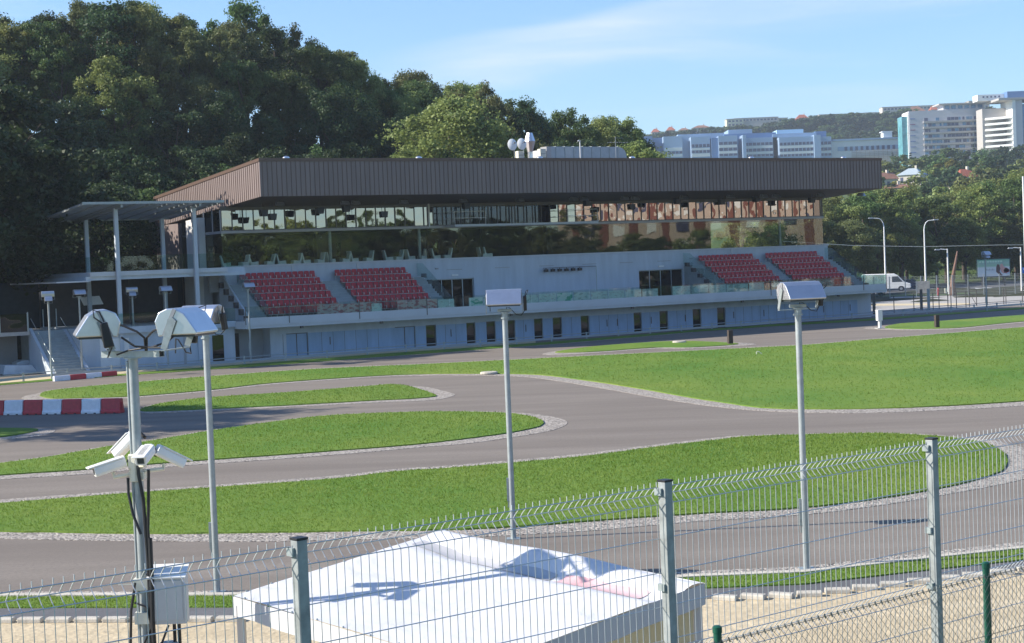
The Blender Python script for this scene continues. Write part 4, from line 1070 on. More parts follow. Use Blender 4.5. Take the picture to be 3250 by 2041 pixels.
q = MB(); q.prism([(-.11, 2.22), (.13, 2.22), (.13, 2.90), (-.11, 2.80)], .09, .53, 'x'); o = q.build('casing', m_boxgrey, bx, bevel=.008)
q = MB(); q.box(.13, .50, -.122, -.112, 2.27, 2.76); o2 = q.build('door', m_boxgrey, bx)
bx.rotation_euler = (0, 0, 0)
q = MB(); q.prism([(-.14, 2.795), (.15, 2.915), (.15, 2.93), (-.14, 2.81)], .07, .55, 'x'); q.build('lid', m_white, bx)
q = MB(); q.lathe([(.10, 1.70), (.13, 1.75), (.13, 1.95), (.10, 1.98)], c=(.28, 0, 0), n=14); q.build('cable_drum', m_galv, bx)

# ------------------------------------------------------------------ tent
TL, TB, TR_, TF = [np.array(p) for p in ((-3.64, 22.32, 2.30), (-.93, 25.1, 2.61), (2.49, 21.9, 2.30), (-.22, 19.12, 1.98))]
TL = gnd(742, 1890, 2.41); TR_ = gnd(2235, 1848, 2.70); TB = gnd(1412, 1683, 2.83); TF = TL + TR_ - TB
t = empty('party_tent', tuple((TL + TR_) / 2 * np.array([1, 1, 0])), 0, 'white fabric tent roof behind the mesh fence with bluish shadows on it', 'tent')
tc0 = np.array((TL + TR_) / 2) * np.array([1, 1, 0])
NS = 34
b = MB(); vs2 = []
for i in range(NS + 1):
    for j in range(NS + 1):
        s_, r = i / NS, j / NS                             # s: left edge -> right edge direction (B->R), r: back -> front (B->L)
        p = TB + (TR_ - TB) * s_ + (TL - TB) * r
        dz = -0.05 * math.sin(math.pi * s_) * math.sin(math.pi * r)
        # raised hem and sagging pocket that runs along the back right edge
        if r < .10: dz += .07 * math.sin(math.pi * min(1, r / .10)) * min(1, 6 * s_ + .3) * (1 - .5 * s_)
        elif r < .24: dz -= .09 * math.sin(math.pi * (r - .10) / .14) * min(1, 5 * s_)
        dz += .022 * math.sin(9 * s_ + 3) * math.exp(-((r - .03) / .1) ** 2) + .006 * math.sin(17 * s_ + 5 * r) * math.sin(7 * r)
        vs2.append(p + np.array([0, 0, dz]) - tc0)
b.add(vs2, [(i * (NS + 1) + j, i * (NS + 1) + j + 1, (i + 1) * (NS + 1) + j + 1, (i + 1) * (NS + 1) + j) for i in range(NS) for j in range(NS)])
def fabric():
    m = bpy.data.materials.new('tent_fabric'); m.use_nodes = True; n = m.node_tree; n.nodes.clear()
    out = n.nodes.new('ShaderNodeOutputMaterial'); mi = n.nodes.new('ShaderNodeMixShader'); mi.inputs[0].default_value = .06
    d = n.nodes.new('ShaderNodeBsdfPrincipled'); d.inputs['Roughness'].default_value = .5; d.inputs['Base Color'].default_value = (.66, .66, .67, 1)
    tr = n.nodes.new('ShaderNodeBsdfTranslucent'); tr.inputs[0].default_value = (.8, .8, .8, 1)
    tcx = n.nodes.new('ShaderNodeTexCoord'); z = n.nodes.new('ShaderNodeTexNoise'); z.inputs['Scale'].default_value = 1.6; z.inputs['Detail'].default_value = 4; z.inputs['Distortion'].default_value = .8
    bp = n.nodes.new('ShaderNodeBump'); bp.inputs['Strength'].default_value = .6; bp.inputs['Distance'].default_value = .07
    n.links.new(tcx.outputs['Object'], z.inputs[0]); n.links.new(z.outputs[0], bp.inputs['Height']); n.links.new(bp.outputs[0], d.inputs['Normal'])
    n.links.new(d.outputs[0], mi.inputs[1]); n.links.new(tr.outputs[0], mi.inputs[2]); n.links.new(mi.outputs[0], out.inputs[0])
    return m
m_tent = fabric()
o = b.build('canopy', m_tent, t, smooth=True)
m_valance = mat('tent_valance', (.50, .50, .51), .7, var=.04)
for A, C_ in ((TL, TF), (TF, TR_), (TB, TL), (TR_, TB)):
    b = MB(); n_ = 10; vsx = []
    dirn = (C_ - A) / np.linalg.norm(C_ - A); nrm = np.array([dirn[1], -dirn[0], 0])
    for side_ in (0, .012):
        for z in (-.012, -.26):
            for k in range(n_ + 1):
                p = A + (C_ - A) * k / n_ + np.array([0, 0, z + (.012 * math.sin(k * 1.9) if z < -.1 else 0)]) - tc0 + nrm * side_
                vsx.append(p)
    m1 = n_ + 1
    fsx = []
    for k in range(n_):
        fsx += [(k, k + 1, m1 + k + 1, m1 + k), (2 * m1 + k, 3 * m1 + k, 3 * m1 + k + 1, 2 * m1 + k + 1), (m1 + k, m1 + k + 1, 3 * m1 + k + 1, 3 * m1 + k)]
    b.add(vsx, fsx); b.build('valance', m_valance, t)
for A in (TL, TB, TR_, TF):
    c0 = (A - tc0) * .97; b = MB(); b.box(c0[0] - .05, c0[0] + .05, c0[1] - .05, c0[1] + .05, 0, A[2] - .12, None); b.build('leg', m_valance, t)
A = TB - tc0; C_ = TR_ - tc0
b = MB(); b.add([A * .98 * [1, 1, 0] + [0, 0, .05], C_ * .98 * [1, 1, 0] + [0, 0, .05], C_ * .98 + [0, 0, -.1], A * .98 + [0, 0, -.1]], [(0, 1, 2, 3)])
sw = b.build('side_wall', mat('tent_wall', (.42, .46, .42), .8, var=.05), t)
b = MB()
for k in range(9):
    for A, C_ in ((TL, TF), (TB, TL)):
        p = A + (C_ - A) * (k + .5) / 9 - tc0; b.lathe([(.016, p[2] + .0), (.010, p[2] + .02)], c=(p[0], p[1], 0), n=6)
b.build('eyelets', m_galv, t)
p0 = TB + (TL - TB) * .17 + (TR_ - TB) * .58 - tc0; p1 = TB + (TL - TB) * .13 + (TR_ - TB) * .86 - tc0
def on_roof(s_, r):
    i = int(round(s_ * NS)) * (NS + 1); f = r * NS; j = min(NS - 1, int(f)); f -= j
    a_, b_ = np.array(vs2[i + j]), np.array(vs2[i + j + 1]); return a_ + (b_ - a_) * f + np.array([0, 0, .008])
def roof_strip(nm, m_, s0, s1, r0, r1):
    q = MB(); kk_ = list(range(int(s0 * NS), int(s1 * NS) + 1)); rs_ = [r0 + (r1 - r0) * j / 4 for j in range(5)]
    q.add([on_roof(k / NS, r + .004 * math.sin(k)) for k in kk_ for r in rs_], [(a * 5 + j, a * 5 + j + 1, (a + 1) * 5 + j + 1, (a + 1) * 5 + j) for a in range(len(kk_) - 1) for j in range(4)])
    q.build(nm, m_, t, smooth=True)
roof_strip('clear_strip', mat('dull_clear_pvc', (.47, .46, .46), .35, var=.12, vscale=1.5), .04, .60, .135, .20)
roof_strip('red_strip', mat('faded_red_pvc', (.62, .34, .34), .45, col2=(.66, .56, .56), vscale=1.2), .62, .93, .13, .20)

# ------------------------------------------------------------------ mesh fence
def fdist(z):
    return np.linalg.norm(gnd(2110, 1522, z) - gnd(948, 1705, z))
lo, hi = 3.0, 6.3
for _ in range(40):
    mid = (lo + hi) / 2
    if fdist(mid) > 2.52: lo = mid
    else: hi = mid
ZT = lo
P1, P2, P3_ = gnd(948, 1705, ZT), gnd(2110, 1522, ZT), gnd(2956, 1389, ZT)
fd = (P2 - P1) / np.linalg.norm(P2 - P1)
FN = np.array([-fd[1], fd[0], 0])                         # away from the camera
m_wire = mat('galvanised_wire', (.62, .64, .66), .38, metal=.5, var=.08, vscale=20)
panels = [P1 - fd * 2.52, P1, P2, P3_, P3_ + (P3_ - P2)]
ft = empty('mesh_fence', (P1[0], P1[1], 2.9), 0, 'grey welded wire mesh fence with folded panels running across the foreground', 'fence')
org = np.array([P1[0], P1[1], 2.9])
def fold(dz):                                             # depth of the folds against height below the top wire
    for z0 in (0.0, .95, 1.95):
        if z0 <= dz <= z0 + .10:
            k = (dz - z0) / .10
            return .050 * (1 - abs(2 * k - 1)) ** .8
    return 0.0
for pi in range(4):
    A, C_ = panels[pi], panels[pi + 1]
    d = (C_ - A); L_ = np.linalg.norm(d); d = d / L_; nn_ = np.array([-d[1], d[0], 0])
    zt = ZT - .045
    q = MB()
    nv = int((L_ - .02) / .05)
    off = (L_ - (nv - 1) * .05) / 2
    hs = [-.03, -.005, .02, .05, .08, .10, .95, .975, 1.0, 1.025, 1.05, 2.0]
    hs = [-.03, .0, .018, .034, .05, .066, .082, .10, .93, .95, .968, .984, 1.0, 1.016, 1.032, 1.05, 2.0]
    for k in range(nv):
        base = A + d * (off + k * .05) + nn_ * .036 - org
        pts = []
        for h in hs:
            fz = fold(h if h < .5 else h)
            pts.append((base[0] + nn_[0] * fz, base[1] + nn_[1] * fz, zt - h - 2.9))
        q.tube(pts, .0026, 4, cap=True)
    hz2 = [0, .05, .10, .30, .50, .70, .90, .95, 1.0, 1.05, 1.25, 1.45]
    for h in hz2:
        fz = fold(h) - .006
        p0_ = A + d * .035 + nn_ * (.036 + fz) - org; p1_ = C_ - d * .035 + nn_ * (.036 + fz) - org
        q.tube([(p0_[0], p0_[1], zt - h - 2.9), (p1_[0], p1_[1], zt - h - 2.9)], .0030, 5)
    q.build('mesh_panel', m_wire, ft)
ang = math.atan2(fd[1], fd[0])
for P in panels[1:4]:
    mm_ = Matrix.Translation(Vector((P[0] - org[0], P[1] - org[1], 0))) @ Matrix.Rotation(ang, 4, 'Z')
    q = MB(); q.box(-.030, .030, -.03, .03, 0, ZT - 2.9 - .012, mm_); po = q.build('post', m_post, ft, bevel=.004)
    q = MB(); q.box(-.033, .033, -.033, .033, ZT - 2.9 - .012, ZT - 2.9, mm_); q.build('cap', m_black, po)
    for z in (.06, .62, 1.0):
        q = MB(); q.box(-.046, -.031, -.008, .045, ZT - 2.9 - z - .03, ZT - 2.9 - z + .012, mm_); q.build('clip', m_galv, po)
# chain link fence with green posts, on this side
def cdist(z):
    return np.linalg.norm(gnd(2276, 1985, z) - gnd(3129, 1783, z))
lo, hi = 2.5, 6.0
for _ in range(40):
    mid = (lo + hi) / 2
    if cdist(mid) > 2.5: lo = mid
    else: hi = mid
ZC = lo
Q1, Q2 = gnd(2276, 1985, ZC), gnd(3129, 1783, ZC)
cdv = (Q2 - Q1) / np.linalg.norm(Q2 - Q1)
ct = empty('chain_link_fence', (Q1[0], Q1[1], 2.9), 0, 'diamond wire mesh fence with green round posts in the lower right corner', 'fence')
for P in (Q1, Q2):
    c0 = P - np.array([Q1[0], Q1[1], 2.9])
    q = MB(); q.tube([(c0[0], c0[1], 0), (c0[0], c0[1], ZC - 2.9 - .012)], .0235, 14); po = q.build('post', m_green, ct, smooth=True)
    q = MB(); q.lathe([(.027, ZC - 2.9 - .04), (.027, ZC - 2.9 - .008), (.016, ZC - 2.9)], c=(c0[0], c0[1], 0), n=14); q.build('cap', m_green, po, smooth=True)
q = MB(); zc = ZC - 2.9 - .09; dd = Vector(cdv); nf = Vector((cdv[1], -cdv[0], 0)) * .028
cell = .058; Hh = .80
k = -34
while k * cell < 5.0:
    a = k * cell
    for sg in (1, -1):
        # staggered diagonals down from the top wire
        n_ = 2; p0_ = dd * a; p1_ = dd * (a + sg * Hh)
        q.tube([(p0_.x + nf.x, p0_.y + nf.y, zc + .012), (p1_.x + nf.x + (.002 * sg), p1_.y + nf.y, zc - Hh)], .0015, 3, cap=False)
    q.tube([(dd.x * a + nf.x, dd.y * a + nf.y, zc + .018), (dd.x * (a + .012) + nf.x, dd.y * (a + .012) + nf.y, zc - .012)], .004, 4)
    k += 1
q.build('wire_netting', m_wiregreen, ct)
for h in (0, .38):
    q = MB(); a = dd * -2.0; c_ = dd * 5.0
    q.tube([(a.x + nf.x * .9, a.y + nf.y * .9, zc - h), (c_.x + nf.x * .9, c_.y + nf.y * .9, zc - h)], .0022, 4); q.build('tension_wire', m_wiregreen, ct)

# ------------------------------------------------------------------ barriers
def barrier(base, ang, red, label, grp):
    t_ = empty('plastic_barrier', base, ang, label, 'barrier', grp)
    pf_ = [(-.27, 0), (-.27, .12), (-.20, .20), (-.14, .68), (-.10, .72), (.10, .72), (.14, .68), (.20, .20), (.27, .12), (.27, 0)]
    q = MB(); q.prism(pf_, -.515, .515, 'x')
    o_ = q.build('body', m_redbar if red else m_whitebar, t_, bevel=.02)
    q = MB(); q.box(-.30, -.18, -.275, .275, 0, .05).box(.18, .30, -.275, .275, 0, .05); q.build('foot_recess', m_black, t_)
    q = MB(); q.box(.515, .56, -.06, .06, .15, .55); q.build('coupling', m_redbar if red else m_whitebar, t_)
    return t_
e0 = gnd(-40, 1319); e1 = gnd(381, 1312); bd = (e1 - e0) / np.linalg.norm(e1 - e0)
names = ['first', 'second', 'third', 'fourth', 'fifth', 'sixth']
for k in range(7):
    c_ = e1 - bd * (.54 + k * 1.07) + np.array([-bd[1], bd[0], 0]) * .27
    barrier(c_, math.atan2(bd[1], bd[0]), k % 2 == 0, '%s plastic barrier in the front row, %s from its right end' % ('red' if k % 2 == 0 else 'white', ['first', 'second', 'third', 'fourth', 'fifth', 'sixth', 'seventh'][k]), 'front row of plastic barriers')
e0 = gnd(170, 1211); e1 = gnd(370, 1193.5); bd = (e1 - e0) / np.linalg.norm(e1 - e0); LB = np.linalg.norm(e1 - e0) / 4
for k in range(4):
    c_ = e0 + bd * LB * (k + .5); red = k % 2 == 1
    t_ = empty('track_beam', c_, math.atan2(bd[1], bd[0]), 'low %s beam %s beside the back bend of the track' % ('red' if red else 'white', ['at the foot of the pole', 'second from the pole', 'third from the pole', 'at the right end'][k]), 'barrier', 'low red and white beams')
    q = MB(); q.prism([(-.12, 0), (-.12, .30), (-.08, .35), (.08, .35), (.12, .30), (.12, 0)], -LB / 2 + .01, LB / 2 - .01, 'x'); q.build('body', m_redbar if red else m_whitebar, t_, bevel=.015)
# kerb stones in a row by the sand
kk = 0
def kstone(px, lab):
    x_ = px; g0 = float(np.interp(x_, XN, G0)); yy = g0 + 98 + (0 if x_ < 800 else -1)
    p = gnd(x_, yy); x2 = x_ + 10; g2 = float(np.interp(x2, XN, G0)); p2 = gnd(x2, g2 + 98)
    a = math.atan2(p2[1] - p[1], p2[0] - p[0])
    q = MB(); L_ = .235; q.prism([(-.10, 0), (-.10, .075), (-.075, .10), (.075, .10), (.10, .075), (.10, 0)], -L_, L_, 'x')
    o_ = q.build('kerb_stone', m_kerb, None, loc=(p[0], p[1], .012), rz=a + rnd.uniform(-.03, .03), bevel=.012)
    tag(o_, lab, 'kerb stone', 'concrete kerb stones along the sand')
    return np.linalg.norm(p2 - p) / 10
px = 8; k = 0
while px < 745:
    kstone(px, '%s pale kerb stone from the left along the sand, left of the tent' % ORD[k]); px += 90; k += 1
px = 2302; k = 0
while px < 3300:
    kstone(px, '%s pale kerb stone from the left along the sand, right of the tent' % ORD[k]); px += 89.5 - (px - 2302) * .004; k += 1

# ------------------------------------------------------------------ guard rail along the back of the track
RPX = [(-260, 1243), (-90, 1230), (75, 1211), (214, 1197), (355, 1186), (499, 1177), (640, 1166), (776, 1155), (907, 1145), (1039, 1136), (1166, 1126), (1289, 1117), (1410, 1108.5), (1525, 1100), (1640, 1092.5), (1751, 1084), (1862, 1076), (1963, 1068.5), (2064, 1061), (2163, 1053), (2260, 1045.5), (2352, 1038.5), (2445, 1031), (2532, 1024.5), (2620, 1019), (2704, 1013), (2866, 1002), (2942, 996.5), (3019, 991), (3092, 985), (3164, 979), (3240, 973), (3330, 966), (3420, 959)]
RP = [gnd(x_, y_) for x_, y_ in RPX]
gt = empty('guard_rail', tuple(RP[0]), 0, 'low steel guard rail running the whole length of the stand behind the track', 'guard rail')
g0_ = RP[0]
for p in RP:
    q = MB(); q.box(-.06, .06, -.05, .05, 0, .56); q.box(-.075, .075, -.065, .065, .50, .58); o_ = q.build('post', m_galv, gt, loc=tuple(p - g0_))
q = MB(); q.tube([tuple(p - g0_ + np.array([0, 0, .50])) for p in RP], .035, 6); q.build('top_rail', m_galvpole, gt)
q = MB()
pr_ = []
for i, p in enumerate(RP[:-1]):
    a = p - g0_; c_ = RP[i + 1] - g0_
    q.add([a + [0, -.09, .16], c_ + [0, -.09, .16], c_ + [0, -.09, .33], a + [0, -.09, .33], a + [0, -.06, .16], c_ + [0, -.06, .16], c_ + [0, -.06, .33], a + [0, -.06, .33]], [(0, 1, 2, 3), (7, 6, 5, 4), (3, 2, 6, 7), (0, 4, 5, 1)])
q.build('beam', mat('rail_beam', (.32, .37, .42), .5, metal=.4), gt)

# small things along the back track
p = gnd(2793, 1043); t = empty('cable_cabinet', tuple(p), R(20), 'white cabinet on a post at the tip of the right grass strip', 'cabinet')
q = MB(); q.box(-.11, .11, -.10, .10, .05, .70); q.build('post', m_white, t)
q = MB(); q.box(-.26, .18, -.17, .17, .66, 1.50); q.build('cabinet_box', m_white, t, bevel=.015)
q = MB(); q.box(-.29, .21, -.20, .20, 1.50, 1.54); q.build('lid', m_white, t)
q = MB(); q.box(-.36, .32, -.25, .25, 0, .06); q.build('footing', m_conc, t)
for px_, py_, h_, w_, lab in ((2318, 1093, 1.05, .36, 'dark brown square post at the right tip of the small grass island'), (2974, 1041, 1.05, .36, 'dark brown square post in the right grass strip')):
    p = gnd(px_, py_); t = empty('marker_post', tuple(p), R(25), lab, 'post')
    q = MB(); q.box(-w_ / 2, w_ / 2, -.12, .12, .03, h_); q.build('post', m_brown, t, bevel=.01)
    q = MB(); q.box(-.40, .30, -.22, .22, 0, .04); q.build('footing', m_conc, t)
p = gnd(2402, 1127); t = empty('sprinkler', tuple(p), 0, 'tiny bent white pipe sticking out of the big lawn', 'pipe')
q = MB(); q.tube([(0, 0, 0), (-.02, 0, .18), (.06, 0, .24), (.22, 0, .16), (.34, 0, .04)], .03, 7); q.build('pipe', m_cream, t)
for px_, py_, lab in ((1552, 1188.5, 'flat pale manhole slab on the lawn edge left of the middle pole'), (2156, 1089, 'flat pale manhole slab on the small back island')):
    p = gnd(px_, py_); q = MB(); q.lathe([(.52, 0), (.52, .10), (.47, .13)], n=18); q.box(-.2, .2, -.03, .03, .13, .145)
    o_ = q.build('manhole_slab', m_kerb, None, loc=(p[0], p[1], .04)); tag(o_, lab, 'manhole cover')
# building material under plastic sheet by the left stair
for i, (px_, py_, sx, sy, sz) in enumerate(((60, 1185, 1.3, .8, .7), (90, 1178, 1.1, .8, .9), (135, 1176, .9, .7, 1.5), (180, 1172, .7, .6, 1.3))):
    p = gnd(px_, py_); b = MB(); rr = random.Random(i)
    pf_ = [(sx * c_, sz * (.75 + .25 * rr.random()) if 0 < j < 5 else 0) for j, c_ in enumerate((-1, -.9, -.45, .1, .6, .95, 1))]
    b.prism(pf_, -sy, sy, 'y'); o_ = b.build('covered_pallet', m_sheet, None, loc=tuple(p), rz=R(30), bevel=.08)
    tag(o_, ['lowest plastic wrapped stack at the left under the gallery', 'second plastic wrapped stack from the left under the gallery', 'tallest plastic wrapped stack beside the outside stair', 'narrow plastic wrapped stack at the foot of the outside stair'][i], 'wrapped stack', 'wrapped building material')
# tall dark fence behind the left gallery
t = empty('screen_fence', bw(-40, 13, 2.98), TH, 'tall dark screen fence above the gallery at the left edge', 'fence')
b = MB(); b.box(-26, 40, 0, .03, 0, 3.6); b.build('screen', m_panelfence, t)
for k in range(17):
    b = MB(); b.box(-26 + 4 * k, -25.9 + 4 * k, -.06, 0, 0, 3.7); b.build('post', m_mull, t)
u_, w_ = LV(288, 955, 7.5)
t = empty('notice_board', bw(u_, 7.5, w_), TH, 'small tilted white board hanging below the left terrace', 'board')
b = MB(); b.add([(-.85, 0, .32), (.70, 0, .36), (1.0, 0, -.30), (-.55, 0, -.34), (-.85, .04, .32), (.70, .04, .36), (1.0, .04, -.30), (-.55, .04, -.34)], [(3, 2, 1, 0), (4, 5, 6, 7), (0, 1, 5, 4), (1, 2, 6, 5), (2, 3, 7, 6), (3, 0, 4, 7)]); b.build('board', m_white, t)
b = MB(); b.tube([(-.8, .02, .3), (-.8, .02, .9)], .015, 5).tube([(.7, .02, .3), (.7, .02, .9)], .015, 5); b.build('hanger', m_mull, t)

# ------------------------------------------------------------------ right hand side: street, vans, lamps, billboard
def car_like(kind, p, ang, col, label):
    t_ = empty(kind, tuple(p), ang, label, 'van' if 'van' in kind else 'car')
    if 'van' in kind:
        L2 = 2.9
        pf_ = [(-L2, .35), (L2 - .1, .35), (L2, .55), (L2 - .05, 1.0), (L2 - .75, 1.25), (L2 - 1.5, 2.15), (L2 - 1.9, 2.38), (-L2 + .15, 2.42), (-L2, 2.2)]
        W2 = .98; wb = 1.75; wr = .36
        win = [(L2 - .95, 1.27), (L2 - 1.52, 2.02), (L2 - 2.2, 2.02), (L2 - 2.2, 1.25)]
    else:
        L2 = 2.1
        pf_ = [(-L2, .30), (L2, .30), (L2 + .02, .62), (L2 - .25, .85), (L2 - 1.15, 1.0), (L2 - 1.85, 1.46), (-L2 + 1.1, 1.5), (-L2 + .2, 1.05), (-L2, .9)]
        W2 = .85; wb = 1.3; wr = .32
        win = [(L2 - 1.3, 1.0), (L2 - 1.9, 1.40), (-L2 + 1.1, 1.42), (-L2 + .6, 1.02)]
    q = MB(); q.prism(pf_, -W2, W2, 'y'); q.build('body', col, t_, bevel=.07)
    q = MB(); q.prism(win, -W2 - .01, W2 + .01, 'y'); q.build('side_window', m_lens, t_)
    ws = [pf_[4], pf_[5]]
    a, c_ = (Vector((pf_[4][0], 0, pf_[4][1])), Vector((pf_[5][0], 0, pf_[5][1])))
    d_ = (c_ - a); nrm_ = Vector((d_.z, 0, -d_.x)).normalized() * .015
    if nrm_.z < 0: nrm_ = -nrm_
    a1 = a + d_ * .08 + nrm_; c1 = a + d_ * .92 + nrm_
    q = MB(); q.quad((a1.x, -W2 * .88, a1.z), (a1.x, W2 * .88, a1.z), (c1.x, W2 * .82, c1.z), (c1.x, -W2 * .82, c1.z)); q.build('windscreen', m_lens, t_)
    for sx_ in (-wb, wb):
        for sy_ in (-W2 + .08, W2 - .08):
            q = MB(); q.lathe([(wr * .5, -.10), (wr, -.10), (wr, .10), (wr * .5, .10)], n=18); w_ = q.build('wheel', m_black, t_); w_.rotation_euler = (R(90), 0, 0); w_.location = (sx_, sy_, wr)
            q = MB(); q.lathe([(wr * .55, -.115), (wr * .5, .115)], n=12); q.build('rim', m_alud, w_)
    for sy_ in (-W2 * .75, W2 * .75):
        q = MB(); q.box(L2 - .12, L2 + .012, sy_ - .15, sy_ + .15, .72, .92); q.build('headlight', m_white, t_, bevel=.03)
    q = MB(); q.box(L2 - .1, L2 + .03, -W2 * .9, W2 * .9, .33, .55); q.build('bumper', m_mull, t_)
    return t_
vp = gnd(2813, 925.5); vv3 = car_like('parked_van', vp, R(-12), m_white, 'long white delivery van parked behind the right end of the stand')
vv3.scale = (1.28, 1.15, 1.14)
vp2 = gnd(2892, 916); car_like('parked_car', vp2, R(-35), mat('dark_blue_paint', (.05, .06, .12), .3), 'dark blue car parked just right of the white van')
def street_lamp(base, h, arm, dirx, r0, label, hook=True):
    t_ = empty('street_lamp', tuple(base), 0, label, 'street lamp')
    q = MB()
    if hook:
        pts = [(0, 0, 0), (0, 0, h * .45), (0, 0, h * .86)] + [(dirx * arm * .55 * (1 - math.cos(a_)), 0, h * .86 + h * .12 * math.sin(a_)) for a_ in (R(25), R(50), R(75), R(90))] + [(dirx * arm, 0, h * .985)]
        rs = [r0, r0 * .85, r0 * .6] + [r0 * .45] * 5
    else:
        pts = [(0, 0, 0), (0, 0, h), ]; rs = [r0, r0 * .7]
    q.tube(pts, rs, 10); q.build('pole', m_white, t_, smooth=True)
    if not hook:
        q = MB(); q.tube([(0, 0, h - .1), (dirx * arm, 0, h)], r0 * .5, 6); q.build('arm', m_white, t_)
    q = MB(); q.prism([(arm * dirx - .1, h * .985 - .06), (arm * dirx + .75 * dirx, h * .985 - .02), (arm * dirx + .6 * dirx, h * .985 + .12), (arm * dirx, h * .985 + .12)], -.16, .16, 'y'); q.build('lamp_housing', m_boxgrey, t_)
def hgt(px_, ptop, base):                                  # height of a thing standing at base whose top shows at (px, ptop)
    return float(atY(px_, ptop, base[1])[2])
b1 = gnd(2812, 927); street_lamp(b1, hgt(2800, 688, b1), 1.6, -1, .14, 'tall white street lamp with hooked arm behind the white van')
b1 = gnd(2939, 923); street_lamp(b1, hgt(2935, 696, b1), 1.5, 1, .14, 'tall white street lamp with hooked arm right of the white van')
b1 = gnd(3011, 935); street_lamp(b1, hgt(3004, 790, b1), 1.0, -1, .13, 'lower street lamp with straight arm left of the leaning trunk', hook=False)
b1 = gnd(3243, 925); street_lamp(b1, hgt(3238, 785, b1), 1.0, -1, .13, 'lower street lamp with straight arm at the right edge', hook=False)
b1 = gnd(3257, 915); t = empty('traffic_post', tuple(b1), 0, 'thick white post with a round blue sign cut by the right edge', 'sign')
q = MB(); hh = hgt(3246, 560, b1); q.tube([(0, 0, 0), (0, 0, hh)], [.15, .12], 10); q.build('post', m_white, t)
zs = hgt(3246, 858, b1)
q = MB(); q.lathe([(.48, 0), (.48, .04)], n=24); o_ = q.build('sign_disc', m_blue_sign, t); o_.rotation_euler = (R(90), 0, 0); o_.location = (-.25, -.25, zs)
q = MB(); q.box(-.05, .05, -.36, .30, .042, .05); o2_ = q.build('arrow', m_white, o_); o2_.rotation_euler = (0, 0, R(35))
# leaning trunk
b1 = gnd(3024, 938); t = empty('leaning_trunk', tuple(b1), 0, 'bare reddish brown leaning trunk wrapped at its foot behind the yard fence', 'tree trunk')
q = MB(); hh = hgt(3032, 850, b1); q.tube([(0, 0, 0), (0, 0, 1.0), (.05, 0, 2.2), (.35, 0, hh), (.8, 0, hh + 2.2)], [.42, .40, .26, .20, .10], 9); q.build('trunk', mat('red_bark', (.20, .12, .09), .9, var=.25, vscale=3), t)
b1 = gnd(2978, 938); t = empty('fire_hydrant', tuple(b1), 0, 'small red hydrant on the grass behind the yard fence', 'hydrant')
q = MB(); q.lathe([(.14, 0), (.14, .08), (.10, .1), (.10, .75), (.16, .78), (.16, .88), (.06, 1.05)], n=12); q.build('barrel', m_hyd, t)
q = MB(); q.tube([(-.24, 0, .62), (.24, 0, .62)], .07, 8); q.build('nozzle', m_hyd, t)
b1 = gnd(3003, 933); t = empty('utility_box', tuple(b1), 0, 'small pale box on the grass left of the leaning trunk', 'utility box')
q = MB(); q.box(-.18, .18, -.12, .12, 0, .8); q.build('box', m_cream, t, bevel=.02); q = MB(); q.box(-.2, .2, -.14, .14, .8, .83); q.build('lid', m_white, t)
# large pale board on the yard fence
b1 = gnd(2930, 944.5); t = empty('yard_board', tuple(b1), 0, 'beige square board fixed in the yard fence', 'board')
q = MB(); q.box(-.85, .85, -.05, 0, .6, 2.15); q.build('board', m_kerb, t); q = MB(); q.box(-.9, -.84, -.06, .02, 0, 2.2).box(.84, .9, -.06, .02, 0, 2.2); q.build('uprights', m_galv, t)
# yard fence of light wire panels
YP = [(2775 + 49.8 * k, 945.5 - (k) * 1.05) for k in range(-2, 13)]
yp = [gnd(x_, y_) for x_, y_ in YP]
t = empty('yard_fence', tuple(yp[0]), 0, 'long light wire panel fence between the concrete yard and the street', 'fence')
for p in yp:
    q = MB(); q.box(-.05, .05, -.05, .05, 0, 2.8); q.build('post', m_galvpole, t, loc=tuple(p - yp[0]))
q = MB()
for i in range(len(yp) - 1):
    a, c_ = Vector(yp[i] - yp[0]), Vector(yp[i + 1] - yp[0])
    for h in [.1 + .2 * k for k in range(14)]: q.tube([a + Vector((0, 0, h)), c_ + Vector((0, 0, h))], .010, 4, cap=False)
    for k in range(1, 20):
        p = a.lerp(c_, k / 20); q.tube([p + Vector((0, 0, .1)), p + Vector((0, 0, 2.75))], .004, 3, cap=False)
q.build('wire_panels', m_galvpole, t)
# yard bollards / railing in front of the concrete
YR = [(2775 + 0, 1018), (2838, 993), (2901, 988), (2925, 985), (2948, 984), (2962, 983), (2981, 981), (3009, 979), (3019, 979), (3036, 978), (3066, 976), (3077, 975), (3100, 972), (3134, 969), (3186, 966), (3193, 965), (3246, 961)]
rr_ = [gnd(x_, y_) for x_, y_ in [(2775, 1000)] + YR[1:]]
t = empty('yard_railing', tuple(rr_[1]), 0, 'dark railing with a gate between guard rail and concrete yard', 'railing')
for i, p in enumerate(rr_):
    thick = i in (0, 3, 4)
    q = MB(); w_ = .14 if thick else .035; q.box(-w_, w_, -.05, .05, 0, 2.2 if thick else (1.75 if i not in (8, 11) else 2.3)); q.build('post', m_mull if not i == 4 else m_galv, t, loc=tuple(p - rr_[1]))
q = MB(); q.tube([tuple(p - rr_[1] + np.array([0, 0, .30])) for p in rr_], .03, 5); q.build('rail', m_mull, t)
q = MB(); q.tube([tuple(rr_[11] - rr_[1] + np.array([0, 0, 1.6])), tuple(rr_[12] - rr_[1] + np.array([0, 0, .1]))], .03, 5); q.build('brace', m_mull, t)
